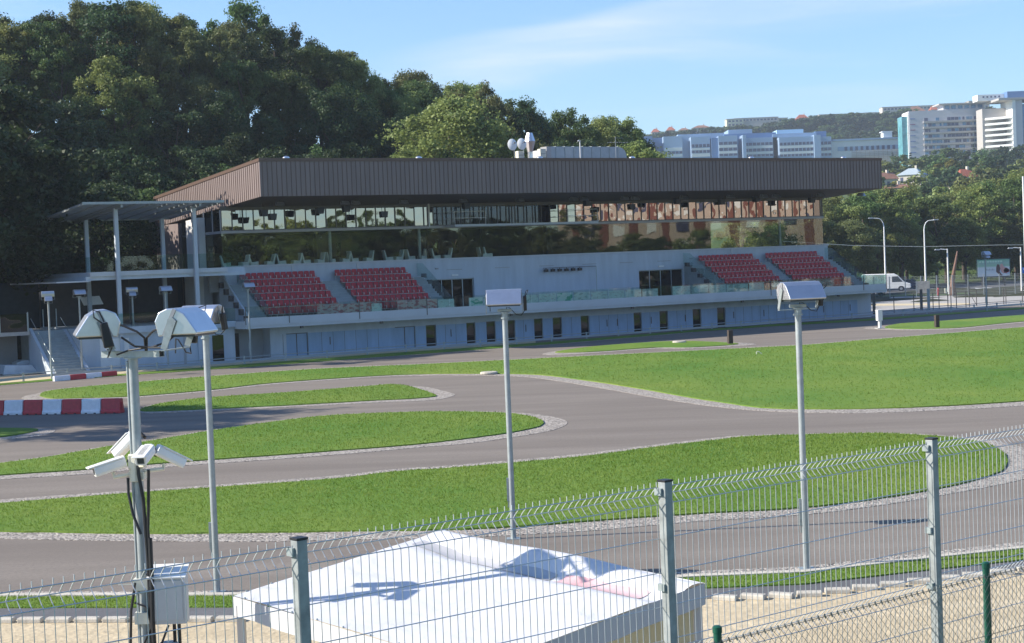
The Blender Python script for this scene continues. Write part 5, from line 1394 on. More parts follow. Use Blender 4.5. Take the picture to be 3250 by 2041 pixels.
# hedge
# billboard
b1 = gnd(3155, 908); pa, pb = atY(3103, 850, b1[1]), atY(3204, 850, b1[1]); zt_, zb_ = hgt(3150, 824, b1), hgt(3150, 877, b1)
t = empty('billboard', (float((pa[0] + pb[0]) / 2), float(b1[1]), 0), 0, 'roadside billboard with green top and two people pictured under the trees', 'billboard')
wd = float(pb[0] - pa[0]) / 2
def bbmat():
    m = bpy.data.materials.new('billboard_print'); m.use_nodes = True; n = m.node_tree; bs = n.nodes['Principled BSDF']; bs.inputs['Roughness'].default_value = .5
    tc_ = n.nodes.new('ShaderNodeTexCoord'); sp_ = n.nodes.new('ShaderNodeSeparateXYZ'); r = n.nodes.new('ShaderNodeValToRGB')
    e = r.color_ramp.elements; e[0].position = 0; e[0].color = (.46, .54, .60, 1); e[1].position = 1; e[1].color = (.10, .30, .22, 1)
    for p_, c_ in ((.52, (.44, .53, .56, 1)), (.62, (.20, .38, .28, 1)), (.80, (.22, .36, .32, 1))): k_ = e.new(p_); k_.color = c_
    n.links.new(tc_.outputs['Generated'], sp_.inputs[0]); n.links.new(sp_.outputs[2], r.inputs[0]); n.links.new(r.outputs[0], bs.inputs['Base Color']); return m
q = MB(); q.box(-wd, wd, -.06, 0, zb_, zt_); q.build('poster', bbmat(), t)
q = MB(); q.box(-wd - .15, wd + .15, .002, .12, zb_ - .15, zt_ + .15); q.build('frame', mat('billboard_frame', (.02, .05, .06), .6), t)
for s_ in (-.7, .7):
    q = MB(); q.box(s_ * wd - .1, s_ * wd + .1, .13, .3, 0, zt_); q.build('support', m_mull, t)
hB = zt_ - zb_
def blob(cx, cz, pts, m_, nm):
    q = MB(); q.prism([(cx + a * wd, cz + c_ * hB) for a, c_ in pts], -.075, -.062, 'y'); q.build(nm, m_, t)
blob(.25 * wd, zb_, [(-.10, .35), (-.09, .55), (-.02, .72), (.10, .68), (.16, .45), (.12, .25), (.30, .05), (.18, .02), (.02, .15), (-.1, .25)], mat('print_dark', (.07, .04, .04), .5), 'pictured_figure')
blob(.55 * wd, zb_, [(-.16, .45), (-.12, .70), (-.02, .74), (.10, .55), (.40, .38), (.42, .28), (.18, .20), (.05, .15), (-.05, .22)], mat('print_pink', (.42, .25, .24), .5), 'pictured_figure')
blob(.75 * wd, zb_, [(-.14, .35), (.02, .50), (.22, .38), (.24, .26), (.02, .16), (-.1, .2)], mat('print_red', (.28, .04, .06), .5), 'pictured_figure')
q = MB()
for k in range(9): q.box(-.9 * wd + k * .165 * wd, -.9 * wd + k * .165 * wd + .12 * wd, -.07, -.062, zb_ + .83 * hB, zb_ + .93 * hB)
q.build('headline_band', mat('print_pale', (.35, .55, .45), .5), t)
q = MB()
for k in range(7): q.box(-.55 * wd + k * .09 * wd, -.55 * wd + k * .09 * wd + .04 * wd, -.07, -.062, zb_ + .36 * hB, zb_ + (.46 if k % 2 else .42) * hB)
q.build('caption_marks', mat('print_grey', (.22, .24, .28), .5), t)
# overhead cable
q = MB(); a = atY(2486, 766, 215); c_ = atY(2930, 783, 222); d_ = atY(3420, 777, 230)
q.tube([tuple(a), tuple((a + c_) / 2 - [0, 0, .2]), tuple(c_), tuple((c_ + d_) / 2 - [0, 0, -.1]), tuple(d_)], .035, 5)
o_ = q.build('overhead_cable', m_cream); tag(o_, 'thin pale overhead cable strung across the trees on the right', 'cable')
# ------------------------------------------------------------------ trees
LM = {
 'dark': leafmat('leaves_dark', (.028, .056, .020), (.062, .104, .036)),
 'green': leafmat('leaves_green', (.054, .100, .028), (.120, .182, .050)),
 'light': leafmat('leaves_light', (.135, .180, .048), (.270, .310, .090)),
 'olive': leafmat('leaves_olive', (.095, .115, .038), (.180, .190, .066)),
 'yellow': leafmat('leaves_yellow', (.11, .12, .016), (.24, .21, .03)),
 'conifer': leafmat('needles', (.016, .036, .016), (.035, .060, .028), .15),
}
def crown(seed, rx, rz, ncl, nlf, leaf, flat=1.0, open_=0.0):
    r = np.random.RandomState(seed)
    out = []
    ang = r.uniform(0, 2 * np.pi, ncl); cz = r.uniform(-.85, 1, ncl)
    rad = np.sqrt(1 - np.clip(cz, -1, 1) ** 2) * r.uniform(.15, 1.0, ncl) ** .6
    lob = 1 + .22 * np.sin(ang * 2 + r.uniform(0, 6)) + .15 * np.sin(ang * 3 + r.uniform(0, 6))
    C_ = np.stack([rad * lob * rx * np.cos(ang), rad * lob * rx * np.sin(ang), cz * rz * r.uniform(.80, 1.05, ncl)], 1)
    for i in range(ncl):
        n_ = int(nlf * r.uniform(.5, 1.4)); cr_ = rx * r.uniform(.10, .29)
        d = r.normal(size=(n_, 3)); d /= np.linalg.norm(d, axis=1)[:, None]
        rr = cr_ * r.uniform(.25, 1.25, n_)
        P = C_[i] + d * rr[:, None] * np.array([1, 1, .80 * flat])
        nrm = d * .8 + r.normal(scale=.75, size=(n_, 3)) + np.array([0, 0, .15]); nrm /= np.linalg.norm(nrm, axis=1)[:, None]
        a = np.cross(nrm, r.normal(size=(n_, 3))); a /= np.linalg.norm(a, axis=1)[:, None]
        bb = np.cross(nrm, a); s = leaf * r.uniform(.5, 1.3, n_)[:, None]
        out.append(np.stack([P - a * s * .5, P - bb * s * .42 + nrm * s * .1, P + a * s * .55, P + bb * s * .42 + nrm * s * .1], 1).reshape(-1, 3))
    return np.concatenate(out)
def trunk_mesh(seed, h, r0, rx, rz, zc):
    r = random.Random(seed); q = MB()
    q.tube([(0, 0, -1.0), (0, 0, h * .3), (r.uniform(-.2, .2), r.uniform(-.2, .2), h * .55), (r.uniform(-.5, .5), r.uniform(-.5, .5), h * .85)], [r0, r0 * .8, r0 * .55, r0 * .18], 8)
    for k in range(7):
        a = r.uniform(0, 6.28); z0 = h * r.uniform(.3, .6); L_ = rx * r.uniform(.5, .85)
        q.tube([(0, 0, z0), (math.cos(a) * L_ * .5, math.sin(a) * L_ * .5, z0 + h * .14), (math.cos(a) * L_, math.sin(a) * L_, z0 + h * .26)], [r0 * .4, r0 * .25, r0 * .07], 5)
    me = bpy.data.meshes.new('trunk'); me.from_pydata(q.v, [], q.f); me.materials.append(m_bark); return me
# unit trees: height 15, crown meshes reused for every copy
VAR = []
for i in range(7):
    rx = [4.2, 4.8, 3.6, 5.0, 4.0, 4.6, 3.4][i]; rz = [5.6, 5.2, 6.0, 5.0, 6.2, 4.6, 6.4][i]
    vtx = crown(40 + i, rx, rz, [84, 100, 76, 104, 90, 62, 70][i], [330, 310, 330, 310, 310, 330, 330][i], .25, open_=0)
    zc = 15 - rz * 1.05
    vtx[:, 2] += zc
    VAR.append((vtx, trunk_mesh(i, 15, .26, rx, rz, zc)))
MESH = {}
def cmesh(i, kind):
    if (i, kind) not in MESH:
        MESH[(i, kind)] = np_mesh('crown', VAR[i][0], 4, LM[kind])
    return MESH[(i, kind)]
def tree(p, h, i, kind, label, group, wide=1.0, cat='tree', name='broadleaf_tree'):
    t_ = empty(name, tuple(p), rnd.uniform(0, 6.28), label, cat, group)
    s = h / 15.0; t_.scale = (s * wide, s * wide, s)
    mobj('crown', cmesh(i, kind), t_); mobj('trunk', VAR[i][1], t_)
    return t_
# forest on the slope behind the stand
FG = 'trees of the wooded slope behind the stand'
n_f = 0
for row, (v, frac, dens) in enumerate(((25, .42, 5.8), (31, .55, 5.8), (37, .6, 5.8), (43, .70, 5.8), (49, .75, 5.8), (55, .83, 5.6), (61, .93, 5.2), (67, 1.0, 4.8), (73, 1.0, 5.2))):
    u = -122.0
    while u < 118:
        uu = u + rnd.uniform(-1.8, 1.8); v_ = v + rnd.uniform(-2.5, 2.5)
        P = bw(uu, v_); px_ = world_px(P.x, P.y)
        if -9000 < px_ < 2075 and not (px_ < -200 and row % 2):
            D_ = math.hypot(P.x, P.y)
            tp = 6.5 + D_ * sil_slope(px_)
            zb = hill_z(uu, v_)
            want = zb + (tp - zb) * 1.0 if row >= 6 else min(tp - 1, zb + rnd.uniform(12, 16))
            hh = want - zb - (rnd.uniform(0, 2.5) if row >= 6 else 0)
            hh = min(19, max(8, hh))
            if P.y < 154 and P.x < -18:                    # the sun reaches the gable of the stand over these
                hh = min(hh, 11 + .57 * max(0, -24 - P.x) - zb)
                if hh < 4: u += dens; continue
            kind = rnd.choice(['dark', 'green', 'green', 'green', 'olive', 'light', 'light'] if row >= 5 else ['dark', 'dark', 'green', 'dark'])
            if px_ > 1500 and rnd.random() < .4: kind = rnd.choice(['green', 'light', 'olive'])
            tree((P.x, P.y, zb), hh, rnd.randrange(7), kind, 'dense leafy tree on the dark wooded slope behind the stand', FG, rnd.uniform(.85, 1.15))
            n_f += 1
        u += dens
# hand placed crowns that make the outline (top given where it stands in the picture)
def crown_at(px_, ptop, D_, h, i, kind, label, wide=1.0, group=None, name='broadleaf_tree'):
    p = atY(px_, ptop, D_); return tree((p[0], p[1], p[2] - h), h, i, kind, label, group, wide, name=name)
crown_at(1420, 318, 178, 17, 3, 'light', 'broad light green tree rising just behind the roof, left of the dishes', 1.25)
crown_at(1290, 470, 172, 10, 0, 'light', 'low light green tree behind the roof edge under the broad light tree', 1.2)
crown_at(440, -8, 205, 18, 2, 'light', 'tallest yellowish green crown on the left skyline', .9)
crown_at(770, 22, 205, 19, 5, 'green', 'airy spreading crown standing above the left skyline', .9)
crown_at(930, 62, 205, 17, 6, 'olive', 'thin brownish crown on the skyline right of the airy one', .75)
crown_at(1540, 245, 210, 16, 6, 'olive', 'slender olive crown on the skyline above the chimney cowl', .7)
crown_at(1665, 312, 215, 15, 0, 'dark', 'dark round crown on the skyline right of the cowl', .8)
crown_at(1800, 350, 220, 14, 1, 'green', 'rounded green crown above the long roof duct', .8)
crown_at(1900, 378, 225, 14, 3, 'light', 'light green crown above the right half of the duct', .9)
crown_at(1990, 380, 225, 14, 4, 'light', 'light green crown at the right end of the wooded slope', .95)
crown_at(2040, 440, 226, 11, 2, 'green', 'small green tree at the foot of the slope beside the blue building', .9)
# trees outside the left edge that shade the ground and slope
for (x_, y_, h) in ((-46, 77, 21), (-53, 80, 21), (-56, 74, 20), (-63, 78, 21), (-71, 76, 22), (-64, 110, 15), (-70, 114, 17), (-76, 108, 18), (-84, 112, 19), (-96, 116, 22), (-104, 124, 24), (-112, 118, 24), (-100, 134, 24), (-82, 126, 14), (-42, 123, 21), (-45, 128, 22), (-41, 133, 22), (-46, 138, 21)):
    tree((x_, y_, 0), h, rnd.randrange(7), 'dark', 'dark tree beyond the left edge that shades the track', 'shading trees at the left', 1.2)
# belt of trees behind the street on the right
belt = [(2560, 640, 262, 'green'), (2620, 622, 270, 'green'), (2690, 640, 262, 'light'), (2745, 602, 275, 'green'), (2815, 598, 280, 'olive'), (2870, 606, 282, 'green'), (2930, 640, 285, 'green'), (2995, 628, 290, 'olive'), (3050, 590, 300, 'green'), (3110, 566, 300, 'dark'), (3165, 572, 305, 'green'), (3225, 548, 305, 'dark'), (3290, 540, 305, 'green'), (3360, 560, 300, 'olive'), (3180, 650, 285, 'olive'), (3260, 640, 285, 'olive'), (2600, 690, 255, 'dark'), (2710, 700, 256, 'olive'), (2780, 690, 262, 'green'), (2860, 700, 268, 'olive'), (2920, 715, 270, 'dark'), (3060, 690, 280, 'green'), (3120, 700, 285, 'olive'), (3240, 712, 286, 'olive'), (2500, 660, 255, 'dark'), (2430, 680, 255, 'dark'), (2350, 690, 250, 'dark')]
for (px_, py_, D_, kd, w_) in ((2615, 632, 262, 'light', 1.25), (2735, 603, 266, 'green', 1.3), (2850, 600, 272, 'light', 1.25), (2965, 612, 276, 'green', 1.15), (3110, 585, 284, 'light', 1.3), (3215, 552, 292, 'green', 1.3)):
    D_ += 16; p = atY(px_, py_, D_); tree((p[0], p[1], 0), p[2], rnd.randrange(7), kd, 'leafy tree of the belt behind the street on the right', 'belt of trees behind the street', w_ * 15 / max(p[2], 12))
bl_ = {0: 'first'}
for i, (px_, py_, D_, kd) in enumerate(belt):
    kd = {'green': 'light', 'dark': 'green'}.get(kd, kd); D_ += 16; p = atY(px_, py_, D_); zb = max(0, far_z(p[0], p[1])); kd = {'dark': 'green', 'green': 'light'}.get(kd, kd) if i % 3 else kd
    h = p[2] - zb
    tree((p[0], p[1], zb - .5), h + .5, i % 7, kd, 'leafy tree of the belt behind the street on the right', 'belt of trees behind the street', 1.15 if h > 11 else 1.35)
# hedge along the street foot
hv = []
hr = np.random.RandomState(5)
for k in range(16):
    p = gnd(2560 + 52 * k, 903 - k * 1.3); r_ = 1.6 + .8 * hr.rand()
    vtx = crown(100 + k, r_ * 1.6, r_, 9, 60, .3); vtx += np.array([p[0], p[1], r_ * .7]); 
    o_ = mobj('shrub', np_mesh('shrub', vtx, 4, LM['dark'])); tag(o_, 'dark shrub at the foot of the tree belt behind the street', 'shrub', 'shrubs under the tree belt')
for k in range(3):
    p = gnd(2700 + 40 * k, 944); vtx = crown(130 + k, 1.7, .8, 9, 60, .2); vtx += np.array([p[0], p[1], .5])
    o_ = mobj('hedge_bush', np_mesh('hedge_bush', vtx, 4, LM['dark'])); tag(o_, '%s low bush of the hedge under the right end of the deck' % ['left', 'middle', 'right'][k], 'bush', 'low hedge behind the stand')
# slope beyond: mixed crowns between the houses
VS = []
for i in range(4):
    rx = [4.6, 5.0, 4.0, 5.4][i]; vtx = crown(70 + i, rx, [4.2, 4.6, 5.2, 4.0][i], 34, 60, .85); vtx[:, 2] += 10 - 4.4; VS.append(vtx)
def conifer(seed):
    r = np.random.RandomState(seed); out = []
    for k in range(15):
        z = 2 + k * .85; rad = (15 - z) * .21 + .15; n_ = 46 - k * 2
        a = r.uniform(0, 6.28, n_); d = rad * r.uniform(.35, 1.05, n_)
        P = np.stack([np.cos(a) * d, np.sin(a) * d, z - d * .35 + r.uniform(-.25, .25, n_)], 1)
        A_ = np.stack([np.cos(a), np.sin(a), -.4 + 0 * a], 1); B_ = np.stack([-np.sin(a), np.cos(a), 0 * a], 1); s = .75
        out.append(np.stack([P - A_ * s * .6, P - B_ * s * .4, P + A_ * s * .6, P + B_ * s * .4], 1).reshape(-1, 3))
    return np.concatenate(out)
VS.append(conifer(3)); VS.append(conifer(4))
MS = {}
def small_tree(x_, y_, h, i, kd, label, group, w=1.0):
    if (i, kd) not in MS: MS[(i, kd)] = np_mesh('tree', VS[i], 4, LM[kd])
    o_ = mobj('conifer' if i >= 4 else 'distant_tree', MS[(i, kd)]); s = h / (15.0 if i >= 4 else 10.2)
    o_.location = (x_, y_, far_z(x_, y_) - .6); o_.scale = (s * w, s * w, s); o_.rotation_euler = (0, 0, rnd.uniform(0, 6.28))
    tag(o_, label, 'tree', group); return o_
def scatter(n_, px0, px1, D0, D1, h0, h1, kinds, label, group, w=1.3):
    for k in range(n_):
        D_ = rnd.uniform(D0, D1); px_ = px0 + (px1 - px0) * (k + rnd.random()) / n_
        low = any(a < px_ < c and D_ < dd for a, c, dd in ((2868, 2925, 600), (3036, 3084, 560), (2790, 2822, 560), (2826, 2856, 470), (3148, 3172, 520), (3082, 3098, 440)))
        if low: h0_, h1_ = 3.5, 5.5
        else: h0_, h1_ = h0, h1
        x_ = (px_ - CX) / F * D_; kd = rnd.choice(kinds)
        i = rnd.choice((4, 5)) if kd == 'conifer' else rnd.randrange(4)
        small_tree(x_, D_, rnd.uniform(h0_, h1_) * (1.2 if i >= 4 else 1), i, kd, label, group, w if i < 4 else 1)
mid = ['green', 'green', 'olive', 'light', 'yellow', 'dark', 'dark']
scatter(26, 2600, 3500, 330, 400, 9, 12, mid, 'tree on the lower slope among the houses', 'trees between the hillside houses')
scatter(26, 2740, 3500, 410, 480, 9, 12, mid, 'tree on the lower slope among the houses', 'trees between the hillside houses')
scatter(22, 2740, 3500, 490, 570, 8, 11, mid, 'tree on the lower slope among the houses', 'trees between the hillside houses')
scatter(20, 2760, 3500, 620, 700, 9, 12, mid + ['conifer'], 'tree on the slope below the tower blocks', 'trees below the tower blocks')
scatter(20, 2780, 3500, 740, 880, 10, 14, ['green', 'olive', 'dark', 'conifer'], 'tree on the slope below the tower blocks', 'trees below the tower blocks')
UP_ = 'trees of the far ridge above the blue building'
scatter(34, 2020, 2900, 1060, 1120, 11, 15, ['dark', 'dark', 'green', 'conifer'], 'dark tree of the far ridge behind the blue office building', UP_, 1.5)
scatter(34, 2020, 2920, 1130, 1200, 11, 15, ['dark', 'dark', 'green', 'conifer'], 'dark tree of the far ridge behind the blue office building', UP_, 1.5)
scatter(34, 2020, 2950, 1210, 1290, 12, 16, ['dark', 'dark', 'green', 'conifer'], 'dark tree of the far ridge behind the blue office building', UP_, 1.5)
scatter(34, 2020, 2960, 1300, 1370, 12, 16, ['dark', 'green', 'conifer'], 'dark tree of the far ridge behind the blue office building', UP_, 1.5)

scatter(46, 2020, 2960, 1335, 1378, 12, 17, ['dark', 'green', 'dark', 'conifer'], 'dark tree of the far ridge behind the blue office building', UP_, 1.6)
scatter(30, 2560, 3300, 1340, 1378, 9, 13, ['dark', 'green'], 'dark tree of the far ridge behind the blue office building', UP_, 1.6)
for k in range(64):
    px_ = 2030 + 13.5 * k + rnd.uniform(-5, 5)
    yt_ = float(np.interp(px_, [2020, 2080, 2200, 2300, 2450, 2480, 2550, 2600, 2700, 2850, 2890, 2980, 3120], [440, 419, 412, 401, 397, 384, 371, 367, 361, 351, 345, 338, 325])) + rnd.uniform(-3, 5)
    p = atY(px_, yt_, 1340); kd = rnd.choice(['dark', 'dark', 'green', 'conifer']); i = rnd.choice((4, 5)) if kd == 'conifer' else rnd.randrange(4)
    o_ = small_tree(p[0], 1340, 15, i, kd, 'dark tree of the far ridge behind the blue office building', UP_, 1.5 if i < 4 else 1); o_.location.z = p[2] - (15 if i < 4 else 16)
# ------------------------------------------------------------------ far buildings
def wallgrid(parent, u0, u1, z0, z1, y, storeys, m_wall, m_win, frac=.42, name='storey_window_band', wy=.06):
    """bands of windows on a wall whose face is at local y, facing -y"""
    hs_ = (z1 - z0) / storeys
    for k in range(storeys):
        q = MB(); zb = z0 + k * hs_ + hs_ * .30
        q.box(u0, u1, y - wy, y - .001, zb, zb + hs_ * frac); o_ = q.build(name, m_win, parent)
        q = MB(); n_ = max(2, int((u1 - u0) / 1.6))
        for j in range(n_ + 1):
            xx = u0 + (u1 - u0) * j / n_; q.box(xx - .10, xx + .10, y - wy - .04, y - wy, zb, zb + hs_ * frac)
        q.build('mullions', m_wall, o_)
m_hblue = mat('blue_office_cladding', (.11, .20, .38), .35, var=.08, vscale=.08)
m_hlight = mat('pale_blue_cladding', (.29, .40, .54), .4, var=.06, vscale=.06)
m_hwhite = mat('white_spandrel', (.66, .68, .66), .6, var=.04, vscale=.1)
m_hwin = mat('violet_window', (.07, .07, .13), .15, var=.3, vscale=.5)
m_tower = mat('pale_tower_wall', (.50, .50, .53), .7, var=.04, vscale=.06)
m_towerb = mat('tower_balcony', (.40, .38, .36), .8, var=.06)
m_glassblue = mat('blue_glass_facade', (.10, .22, .36), .12, var=.25, vscale=.3)
m_teal = mat('teal_glass', (.12, .34, .38), .15, var=.3, vscale=.4)
m_scaff = mat('scaffold_wood', (.34, .30, .24), .9, var=.2)
m_rooft = mat('red_roof_tiles', (.34, .10, .055), .85, var=.2, vscale=1.5)
m_rooft2 = mat('brown_roof_tiles', (.24, .12, .08), .85, var=.2, vscale=1.5)
m_roofg = mat('grey_roof', (.36, .42, .45), .5, var=.08)
m_house = mat('house_plaster', (.55, .50, .42), .85, var=.05)
def AT(px_, py_, D_): return atY(px_, py_, D_)
def block_from_px(name, label, cat, x0, x1, ytop, ybot, D_, depth, rot=0.0):
    a = AT(x0, ytop, D_); c_ = AT(x1, ytop, D_); bt = AT((x0 + x1) / 2, ybot, D_); tp = AT((x0 + x1) / 2, ytop, D_)
    t_ = empty(name, ((a[0] + c_[0]) / 2, D_, bt[2]), rot, label, cat)
    return t_, float(c_[0] - a[0]), float(tp[2] - bt[2])
# blue and white office complex
D_ = 1000.0
org_ = AT(2400, 520, D_)
t = empty('office_complex', tuple(org_), 0, 'stepped blue and white office complex showing above the long roof', 'office building')
def OX(px_): return float(AT(px_, 500, D_)[0] - org_[0])
def OZ(px_, py_): return float(AT(px_, py_, D_)[2] - org_[2])
zx = lambda z: 2050 + z / 2.833
zy = lambda z: 330 + z / 2.833
def wing(x0, x1, yt, ybase, fy, ops, nm='wing', ang=0, base=m_hlight):
    a, c_ = OX(zx(x0)), OX(zx(x1)); h1 = OZ(zx((x0 + x1) / 2), zy(yt)); 
    q = MB(); q.box(a, c_, fy, fy + 30, -14, h1)
    w_ = q.build(nm, base, t)
    for (ya, yb, mm) in ops:
        za, zb = OZ(zx((x0 + x1) / 2), zy(ya)), OZ(zx((x0 + x1) / 2), zy(yb))
        q = MB(); q.box(a + .4, c_ - .3, fy - .25, fy - .01, zb, za); o_ = q.build('window_band' if mm is m_hwin else 'white_band', mm, w_)
        if mm is m_hwin:
            q = MB(); n_ = int((c_ - a) / 2.2)
            for j in range(1, n_): q.box(a + (c_ - a) * j / n_ - .18, a + (c_ - a) * j / n_ + .18, fy - .32, fy - .25, zb, za)
            q.build('mullions', m_hlight, o_)
wb = lambda a: [(a, a + 25, m_hwin), (a + 28, a + 52, m_hwhite), (a + 54, a + 79, m_hwin), (a + 82, a + 104, m_hwhite), (a + 106, a + 125, m_hwin)]
wing(-60, 60, 295, 480, -4, [(385, 400, m_hwhite), (428, 450, m_hwin), (455, 475, m_hwhite)], base=m_hblue)
wing(60, 160, 298, 480, 6, [(440, 455, m_hwhite)], base=m_hblue)
wing(160, 330, 292, 480, -2, [(395, 425, m_hwhite), (430, 450, m_hwin), (455, 478, m_hwhite)])
wing(300, 720, 262, 480, 4, [], base=m_hlight)
wing(400, 570, 300, 480, -6, [(368, 395, m_hwin), (402, 420, m_hwhite), (424, 446, m_hwin), (450, 480, m_hwhite)])
wing(580, 640, 312, 480, -7.5, [], base=m_hblue)
wing(640, 808, 295, 480, -9, wb(350))
wing(712, 1180, 262, 480, 1, [], base=m_hblue)
wing(755, 970, 225, 480, 3, [])
wing(850, 880, 292, 480, -12, [])
wing(880, 1140, 306, 480, -3, wb(350))
wing(1140, 1185, 300, 480, 0, [], base=m_hblue)
wing(1145, 1540, 262, 480, 0, [])
wing(1200, 1440, 222, 480, 6, [], base=mat('ice_blue_plant_room', (.40, .60, .78), .4))
wing(1183, 1490, 305, 480, -8, wb(352))
wing(1490, 1550, 288, 480, -10, [])
wing(1550, 1655, 300, 480, -6, wb(345))
wing(1540, 1640, 240, 480, 4, [], base=m_hblue)
# long low office wing with scaffolding
t = empty('scaffolded_building', tuple(AT(2740, 520, D_)), 0, 'long pale building with scaffolding right of the blue offices', 'building')
org_ = AT(2740, 520, D_)
a, c_ = OX(2638), OX(2872); z1_ = OZ(2755, 444)
q = MB(); q.box(a, c_, 0, 20, -14, z1_); q.build('wall', m_hwhite, t)
q = MB(); q.box(a + 1, c_, -.8, 21, z1_, z1_ + 1.0); q.build('roof_edge', m_hlight, t)
q = MB(); z2_, z3_ = OZ(2760, 463), OZ(2760, 476)
q.box(a + 4, c_ - 3, -.15, -.01, z3_, z2_); wo_ = q.build('window_band', m_hlight, t)
for k in range(10):
    q = MB(); x_ = a + 8 + k * (c_ - a - 12) / 10; q.box(x_, x_ + 1.6, -.25, -.16, z3_, z2_); q.build('pane', m_hwin, wo_)
q = MB()
zz = OZ(2760, 482)
for k in range(6): q.box(a + 12, c_, -1.6, -.6, zz - 2.0 * k - .15, zz - 2.0 * k); q.box(a + 12, c_, -1.65, -1.6, zz - 2.0 * k + .7, zz - 2.0 * k + .85)
for k in range(13): x_ = a + 12 + k * (c_ - a - 12) / 12.0 - .1; q.box(x_, x_ + .14, -1.68, -1.6, -14, zz + 1.5)
q.build('scaffolding', m_scaff, t)
q = MB(); q.box(OX(2812), OX(2840), 5, 12, z1_ + 1, z1_ + 4.5); q.box(OX(2808), OX(2842), 4.5, 12.5, z1_ + 4.5, z1_ + 5.0); q.build('plant_room', m_hwhite, t)
# tower block
D_ = 950.0; org_ = AT(2960, 520, D_)
t = empty('tower_block', tuple(org_), 0, 'broad pale tower block with rows of balconies on the hill', 'tower block')
a, c_ = OX(2889), OX(3131); zt1 = OZ(3000, 349)
q = MB(); q.box(a, c_, 0, 16, -16, zt1); wl = q.build('wall', m_tower, t)
q = MB(); q.box(OX(2885), a, .5, 14, -16, zt1 - .5); q.build('end_wall', m_white, t)
q = MB(); q.box(OX(2868), OX(2885), 1.5, 12, -16, OZ(2880, 369)); q.build('stair_tower', m_teal, t)
q = MB(); q.box(OX(3000), c_, 1, 14, zt1, OZ(3060, 330)); pr_ = q.build('penthouse', m_tower, t)
q = MB(); q.box(OX(2985), c_ + 1, -.5, 15, OZ(3060, 330), OZ(3060, 330) + .7); q.build('roof_slab', m_towerb, t)
for k in range(6): q = MB(); x_ = OX(3005 + k * 21); q.box(x_, x_ + 2.4, .7, .98, zt1 + .6, zt1 + 2.4); q.build('pane', m_glassblue, pr_)
st = (OZ(3000, 373) - OZ(3000, 515)) / 8.0
for k in range(9):
    zt_ = OZ(3000, 372) - k * st
    q = MB(); q.box(OX(2935), c_ - .3, -.08, -.01, zt_ - 1.75, zt_); bo = q.build('window_row', m_tower, t)
    for j in range(16):
        if rnd.random() < .8:
            q = MB(); x_ = OX(2937) + j * (c_ - OX(2937)) / 16; q.box(x_, x_ + (c_ - OX(2937)) / 16 * rnd.choice((.5, .9, .9)), -.2, -.09, zt_ - 1.7, zt_ - .05); q.build('pane', m_hwin if rnd.random() < .6 else m_glassblue, bo)
    q = MB(); q.box(OX(2933), c_ + .3, -1.3, -.01, zt_ - 2.9, zt_ - 1.9); q.build('balcony', m_towerb, t)
    q = MB(); q.box(a + .5, OX(2908), -.12, -.01, zt_ - .45, zt_ - .05); q.build('stripe', mat('stripe_%d' % k, (.24, .08, .16) if k in (1, 2) else (.10, .16, .38), .6), t)
    for j in range(1, 7):
        pass
# curved annex and second tower
t = empty('tall_tower', tuple(AT(3190, 520, 930)), 0, 'taller tower at the right edge with stacked diagonal balconies and a blue glass front', 'tower block')
D_ = 930.0; org_ = AT(3190, 520, D_)
def slab(nm, m_, x0, x1, yt, yb, y0, y1):
    q = MB(); q.box(OX(x0), OX(x1), y0, y1, OZ((x0 + x1) / 2, yb), OZ((x0 + x1) / 2, yt)); return q.build(nm, m_, t)
slab('core', m_towerb, 3128, 3205, 342, 600, 4, 16)
slab('front_wall', m_white, 3204, 3214, 320, 600, -8, 14)
slab('side_wall', m_tower, 3214, 3236, 320, 600, -7.5, 14)
slab('glass_front', m_glassblue, 3236, 3420, 330, 600, -7, 14)
slab('roof_slab', m_towerb, 3160, 3420, 311, 318, -9, 16)
o_ = slab('plant_floor', m_white, 3118, 3202, 296, 316, 6, 16); slab('plant_floor', m_hblue, 3203, 3420, 286, 310, 0, 16)
for k in range(5): q = MB(); x_ = OX(3134 + k * 12.5); zz = OZ(3160, 304); q.box(x_, x_ + .9, 5.8, 5.98, zz - .4, zz + .5); q.build('pane', m_hwin, o_)
for k in range(10):
    x0, x1 = OX(3136), OX(3203); z0 = OZ(3170, 372 + k * 17.6)
    q = MB(); q.add([(x0, 2, z0 - 1.2), (x1, -7.6, z0 - 1.2), (x1, 3.9, z0 - 1.2), (x0, 3.9, z0 - 1.2), (x0, 2, z0 - .1), (x1, -7.6, z0 - .1), (x1, 3.9, z0 - .1), (x0, 3.9, z0 - .1)], [(0, 3, 2, 1), (4, 5, 6, 7), (0, 1, 5, 4), (1, 2, 6, 5), (2, 3, 7, 6), (3, 0, 4, 7)]); q.build('balcony', m_hwhite if k > 0 else m_white, t)
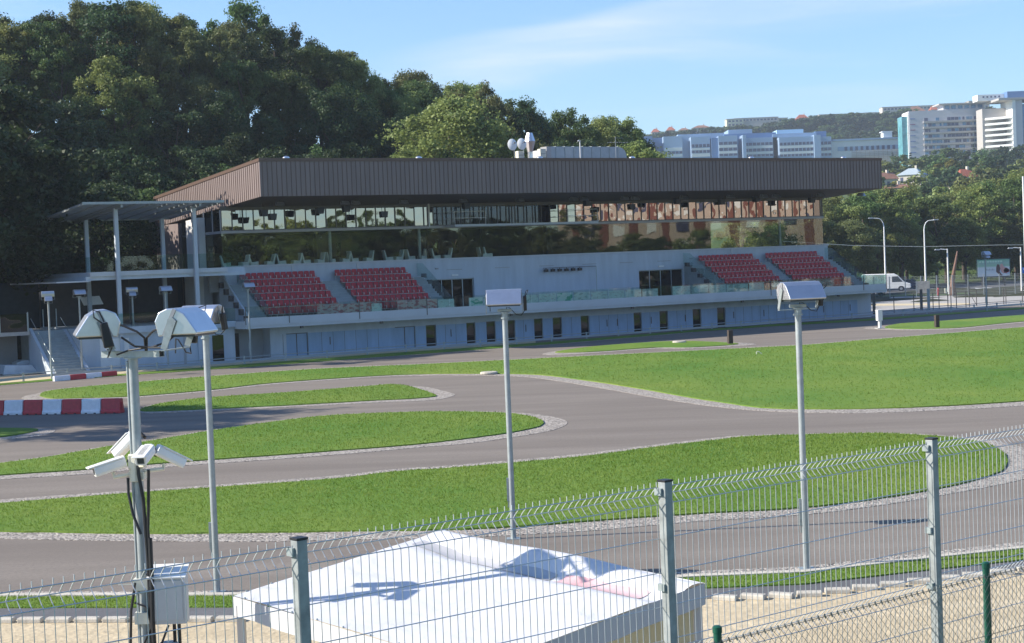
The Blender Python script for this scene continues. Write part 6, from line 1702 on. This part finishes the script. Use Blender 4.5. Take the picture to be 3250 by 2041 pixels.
# houses
def house(px_, yroof, yeave, D_, w, d_, wallm, roofm, label, hip=True, wallh=5.0, rot=0.0, name='house', chim=True):
    e = AT(px_, yeave, D_); r_ = AT(px_, yroof, D_)
    w = w * (.72 if D_ > 1300 else 1); t_ = empty(name, (e[0], D_, e[2] - wallh - (1.2 if D_ > 1300 else 0)), rot, label, 'house', 'houses on the hillside')
    rh = float(r_[2] - e[2])
    q = MB(); q.box(-w / 2, w / 2, -d_ / 2, d_ / 2, -4, wallh); q.build('wall', wallm, t_)
    i = w * .33 if hip else 0
    o = .5
    q = MB(); q.add([(-w / 2 - o, -d_ / 2 - o, wallh), (w / 2 + o, -d_ / 2 - o, wallh), (w / 2 + o, d_ / 2 + o, wallh), (-w / 2 - o, d_ / 2 + o, wallh), (-w / 2 + i, 0, wallh + rh), (w / 2 - i, 0, wallh + rh)],
                    [(0, 1, 5, 4), (2, 3, 4, 5), (1, 2, 5), (3, 0, 4), (3, 2, 1, 0)]); ro = q.build('roof', roofm, t_)
    if chim: q = MB(); q.box(w * .12, w * .12 + .7, -.4, .4, wallh + rh * .5, wallh + rh + .9); q.build('chimney', m_house, ro)
    for k in range(3):
        q = MB(); x_ = -w / 2 + w * (k + .5) / 3; q.box(x_ - .5, x_ + .5, -d_ / 2 - .05, -d_ / 2 - .005, wallh - 2.2, wallh - .8); q.build('window', m_hwin, t_)
house(2896, 534, 556, 600, 8.0, 8.0, m_house, m_roofg, 'cream house with grey pyramid roof on the slope', rot=R(-30), wallh=4.6)
house(3060, 537, 563, 560, 8.5, 7, m_house, m_rooft, 'house with bright orange tiled roof among the trees', rot=R(25))
house(2806, 548, 570, 560, 6.5, 6, m_house, m_rooft2, 'house with dark red gable just right of the roof end', hip=False, rot=R(15))
house(2840, 585, 598, 470, 6, 5, m_house, m_rooft2, 'low house with brown roof and cream chimney below the pyramid roof', hip=False)
house(3160, 556, 575, 520, 3.5, 3.5, m_white, m_rooft, 'small pale chimney house among dark trees near the right edge')
house(3090, 597, 610, 440, 4, 4, m_white, m_rooft, 'tiny white and red house low among the right trees')
for i, (px_, yr, ye, w, lab, rm) in enumerate(((2080, 404, 416, 9, 'leftmost red roofed house on the far ridge', m_rooft), (2128, 398, 410, 9, 'second red roofed house from the left on the far ridge', m_rooft), (2225, 393, 402, 20, 'wide red roofed house on the far ridge', m_rooft2), (2170, 402, 410, 12, 'low brown roofed house on the far ridge', m_rooft2), (2545, 359, 378, 17, 'large dark red roof on the far ridge between conifers', m_rooft), (2905, 333, 350, 20, 'dark red roof on the ridge left of the tower block', m_rooft2), (2962, 331, 345, 8, 'small orange house on the ridge above the tower block', m_rooft))):
    house(px_, yr, ye, 1380, w, 9, m_house, rm, lab, wallh=6)
D_ = 1390.0
for nm, lab, x0, x1, yt, yb, mm in (('terraced_flats', 'pale yellow stepped flats on the far ridge', 2306, 2360, 372, 400, mat('pale_yellow_plaster', (.62, .60, .42), .8)), ('terraced_flats', 'cream flats with roof terraces right of the yellow ones', 2330, 2470, 368, 392, m_house), ('terraced_flats', 'low yellowish block on the ridge left of the dark red roof', 2455, 2500, 369, 385, mat('yellow_plaster2', (.60, .55, .35), .8)),
                                     ('slab_block', 'long beige slab of flats along the ridge', 2600, 2790, 352, 368, m_house), ('slab_block', 'short orange block of flats on the ridge', 2738, 2778, 352, 366, mat('orange_plaster', (.52, .30, .16), .8)), ('slab_block', 'long beige slab of flats rising behind the tower block', 2800, 3060, 327, 350, m_house), ('slab_block', 'beige flats between the two towers', 3075, 3140, 314, 345, m_house)):
    yt += 9 if x1 - x0 > 150 else 6; yb += 4
    a = AT(x0, yt, D_); c_ = AT(x1, yt, D_); bt = AT((x0 + x1) / 2, yb, D_); w = float(c_[0] - a[0]); h = float(AT((x0 + x1) / 2, yt, D_)[2] - bt[2])
    slope_ = math.atan((float(AT(x0, 400, D_)[2]) - float(AT(x0, 400, D_)[2])) / 1)
    t_ = empty(nm, (float((a[0] + c_[0]) / 2), D_, float(bt[2])), 0, lab, 'flats', 'flats on the far ridge')
    q = MB(); q.box(-w / 2, w / 2, 0, 12, -10, h); q.build('wall', mm, t_)
    q = MB(); q.box(-w / 2 - .3, w / 2 + .3, -.3, 12.3, h, h + .3); q.build('roof_edge', m_towerb, t_)
    ns = max(1, int(h / 3))
    for k in range(ns):
        q = MB(); q.box(-w / 2 + .8, w / 2 - .8, -.12, -.01, h - 2.2 - 3 * k, h - 1.0 - 3 * k); wq = q.build('window_band', m_hwin, t_)
        q = MB(); n_ = int(w / 3)
        for j in range(n_ + 1): q.box(-w / 2 + .8 + j * (w - 1.6) / n_ - .5, -w / 2 + .8 + j * (w - 1.6) / n_ + .5, -.2, -.12, h - 2.3 - 3 * k, h - .9 - 3 * k)
        q.build('piers', mm, wq)
    D_ += 6

# buildings and trees outside the frame that the stand's glass reflects
t = empty('apartment_block', (128, 118, 0), R(-62), 'beige apartment block with brick red panels mirrored in the upper windows', 'apartment block')
m_bei = mat('beige_panel', (.50, .40, .33), .8, var=.04); m_rd = mat('brick_red_panel', (.20, .075, .055), .8, var=.05)
q = MB(); q.box(-32, 32, 0, 14, 0, 30); q.build('wall', m_bei, t)
for k in range(8):
    q = MB(); x_ = -30 + k * 8; q.box(x_, x_ + 2.0, -.2, -.01, .5, 29.5); pn = q.build('red_panel', m_rd, t)
    for j in range(9):
        q = MB(); q.box(x_ + 3.6, x_ + 6.2, -.15, -.01, 1.4 + j * 3.1, 3.0 + j * 3.1); q.build('window', m_white if (j + k) % 3 else m_hwin, t)
for (x_, y_, h) in ((72, 66, 13), (80, 78, 11), (88, 60, 14), (66, 56, 10), (96, 88, 13), (76, 94, 8), (84, 98, 9), (108, 72, 15), (62, 46, 12), (70, 36, 14), (92, 44, 15), (56, 38, 9), (118, 60, 15)) + tuple((60 + 2.2 * k + 6 * ((k * 7) % 3), 92 - 3.1 * k + 5 * ((k * 5) % 4), 10 + (k * 11) % 5) for k in range(22)) + tuple((115.7 + 4.7 * k * .5, 111.4 - 8.8 * k * .5, 8.6 + (k * 7) % 3) for k in range(-7, 9)) + ((86, 104, 13), (92, 97, 13), (98, 103, 13), (104, 110, 13), (90, 111, 12), (80, 100, 12), (104, 100, 9), (98, 108, 8), (92, 118, 8), (110, 94, 10), (86, 122, 7)):
    tree((x_, y_, 0), h, rnd.randrange(7), rnd.choice(['green', 'olive', 'light']), 'tree beyond the right edge mirrored in the lounge windows', 'trees mirrored in the glass', 1.4)

# ------------------------------------------------------------------ grass blades on the nearer lawns
def inside(poly, P):
    x_, y_ = P[:, 0], P[:, 1]; ins = np.zeros(len(P), bool); n_ = len(poly)
    for i in range(n_):
        x1, y1 = poly[i]; x2, y2 = poly[(i + 1) % n_]
        c_ = ((y1 > y_) != (y2 > y_)) & (x_ < (x2 - x1) * (y_ - y1) / (y2 - y1 + 1e-12) + x1); ins ^= c_
    return ins
gr = np.random.RandomState(11); BL = []
for key, dens in (('D', 230), ('C', 90), ('near', 420), ('A', 22), ('B', 60)):
    poly = np.array([p[:2] for p in (near_grass if key == 'near' else ISL[key])])
    x0, y0 = poly.min(0); x1, y1 = poly.max(0); x0 = max(x0, -.36 * y1); x1 = min(x1, .36 * y1); 
    n_ = int((x1 - x0) * (y1 - y0) * dens)
    P = np.stack([gr.uniform(x0, x1, n_), gr.uniform(y0, y1, n_)], 1)
    P = P[(np.abs(P[:, 0]) < .34 * P[:, 1] + 1)]
    P = P[inside(poly, P)]
    n_ = len(P); sc = np.clip(P[:, 1] / 45, .7, 2.2)
    a = gr.uniform(0, 6.28, n_); w = .011 * sc * gr.uniform(.7, 1.4, n_); h = gr.uniform(.025, .065, n_) * np.clip(sc, 1, 1.3)
    dx, dy = np.cos(a) * w, np.sin(a) * w; lx, ly = gr.normal(scale=.03, size=n_), gr.normal(scale=.03, size=n_)
    z = .05
    V = np.stack([np.stack([P[:, 0] - dx, P[:, 1] - dy, z + 0 * dx], 1), np.stack([P[:, 0] + dx, P[:, 1] + dy, z + 0 * dx], 1), np.stack([P[:, 0] + lx, P[:, 1] + ly, z + h], 1)], 1)
    BL.append(V.reshape(-1, 3))
me = np_mesh('grass_blades', np.concatenate(BL), 3, m_blade)
o_ = mobj('grass_blades', me); tag(o_, 'short grass blades covering the lawns between the track bends', 'grass', kind='stuff')
print('blades', len(me.polygons), 'forest', n_f)

# ------------------------------------------------------------------ air
q = MB(); q.box(-900, 1500, -100, 2300, -1.4, 190)
hm = bpy.data.materials.new('haze'); hm.use_nodes = True; hn = hm.node_tree; hn.nodes.clear()
ho = hn.nodes.new('ShaderNodeOutputMaterial'); hv = hn.nodes.new('ShaderNodeVolumePrincipled')
hv.inputs['Color'].default_value = (.80, .90, 1.0, 1); hv.inputs['Density'].default_value = 0.00017; hv.inputs['Anisotropy'].default_value = 0.2
hn.links.new(hv.outputs[0], ho.inputs['Volume'])
tag(q.build('haze', hm), 'thin bluish haze over the far slopes', kind='stuff')

# ------------------------------------------------------------------ split parts that hold several pieces
def split_loose(o, newname, limit=100):
    me = o.data; n_ = len(me.vertices); par = list(range(n_))
    def fnd(x_):
        while par[x_] != x_: par[x_] = par[par[x_]]; x_ = par[x_]
        return x_
    for p in me.polygons:
        v_ = list(p.vertices); r0 = fnd(v_[0])
        for q_ in v_[1:]: par[fnd(q_)] = r0
    grp = {}
    for p in me.polygons: grp.setdefault(fnd(p.vertices[0]), []).append(tuple(p.vertices))
    if len(grp) < 2: o.name = newname; return
    for k_, fs in enumerate(grp.values()):
        if k_ >= limit: break
        ids = sorted({i for f in fs for i in f}); mp_ = {i: j for j, i in enumerate(ids)}
        m2 = bpy.data.meshes.new(newname); m2.from_pydata([me.vertices[i].co[:] for i in ids], [], [tuple(mp_[i] for i in f) for f in fs])
        for mt in me.materials: m2.materials.append(mt)
        c_ = bpy.data.objects.new(newname, m2); COL.objects.link(c_); c_.parent = o.parent; c_.matrix_local = o.matrix_local
    bpy.data.objects.remove(o)
SP = {'blue_wall_panels': 'wall_panel', 'downpipes': 'downpipe', 'soffit_spotlights': 'soffit_light', 'glass_balustrade': 'glass_pane', 'balustrade_posts': 'balustrade_post', 'wall_slots': 'wall_slot', 'rainwater_outlets': 'rainwater_outlet', 'exit_lights': 'exit_light', 'stepped_blocks': 'stepped_block', 'round_columns': 'round_column', 'control_room_glass': 'control_room_pane', 'control_room_frame': 'control_room_mullion', 'wing_wall': 'wing_wall', 'lounge_back_wall': 'lounge_partition', 'wall_recess': 'pier', 'canopy_panels': 'canopy_panel', 'canopy_frame': 'canopy_rafter', 'handrail': 'handrail', 'stair_cheek': 'stair_cheek', 'platform_railing': 'platform_railing', 'spandrel_band': 'spandrel_band', 'uprights': 'upright', 'strap': 'strap', 'eyelets': 'eyelet', 'yoke_arm': 'yoke_arm'}
for o in list(bpy.data.objects):
    bn = o.name.split('.')[0]
    if o.type == 'MESH' and bn in SP and o.parent and bn not in ('platform_railing', 'yoke_arm'):
        split_loose(o, SP[bn])
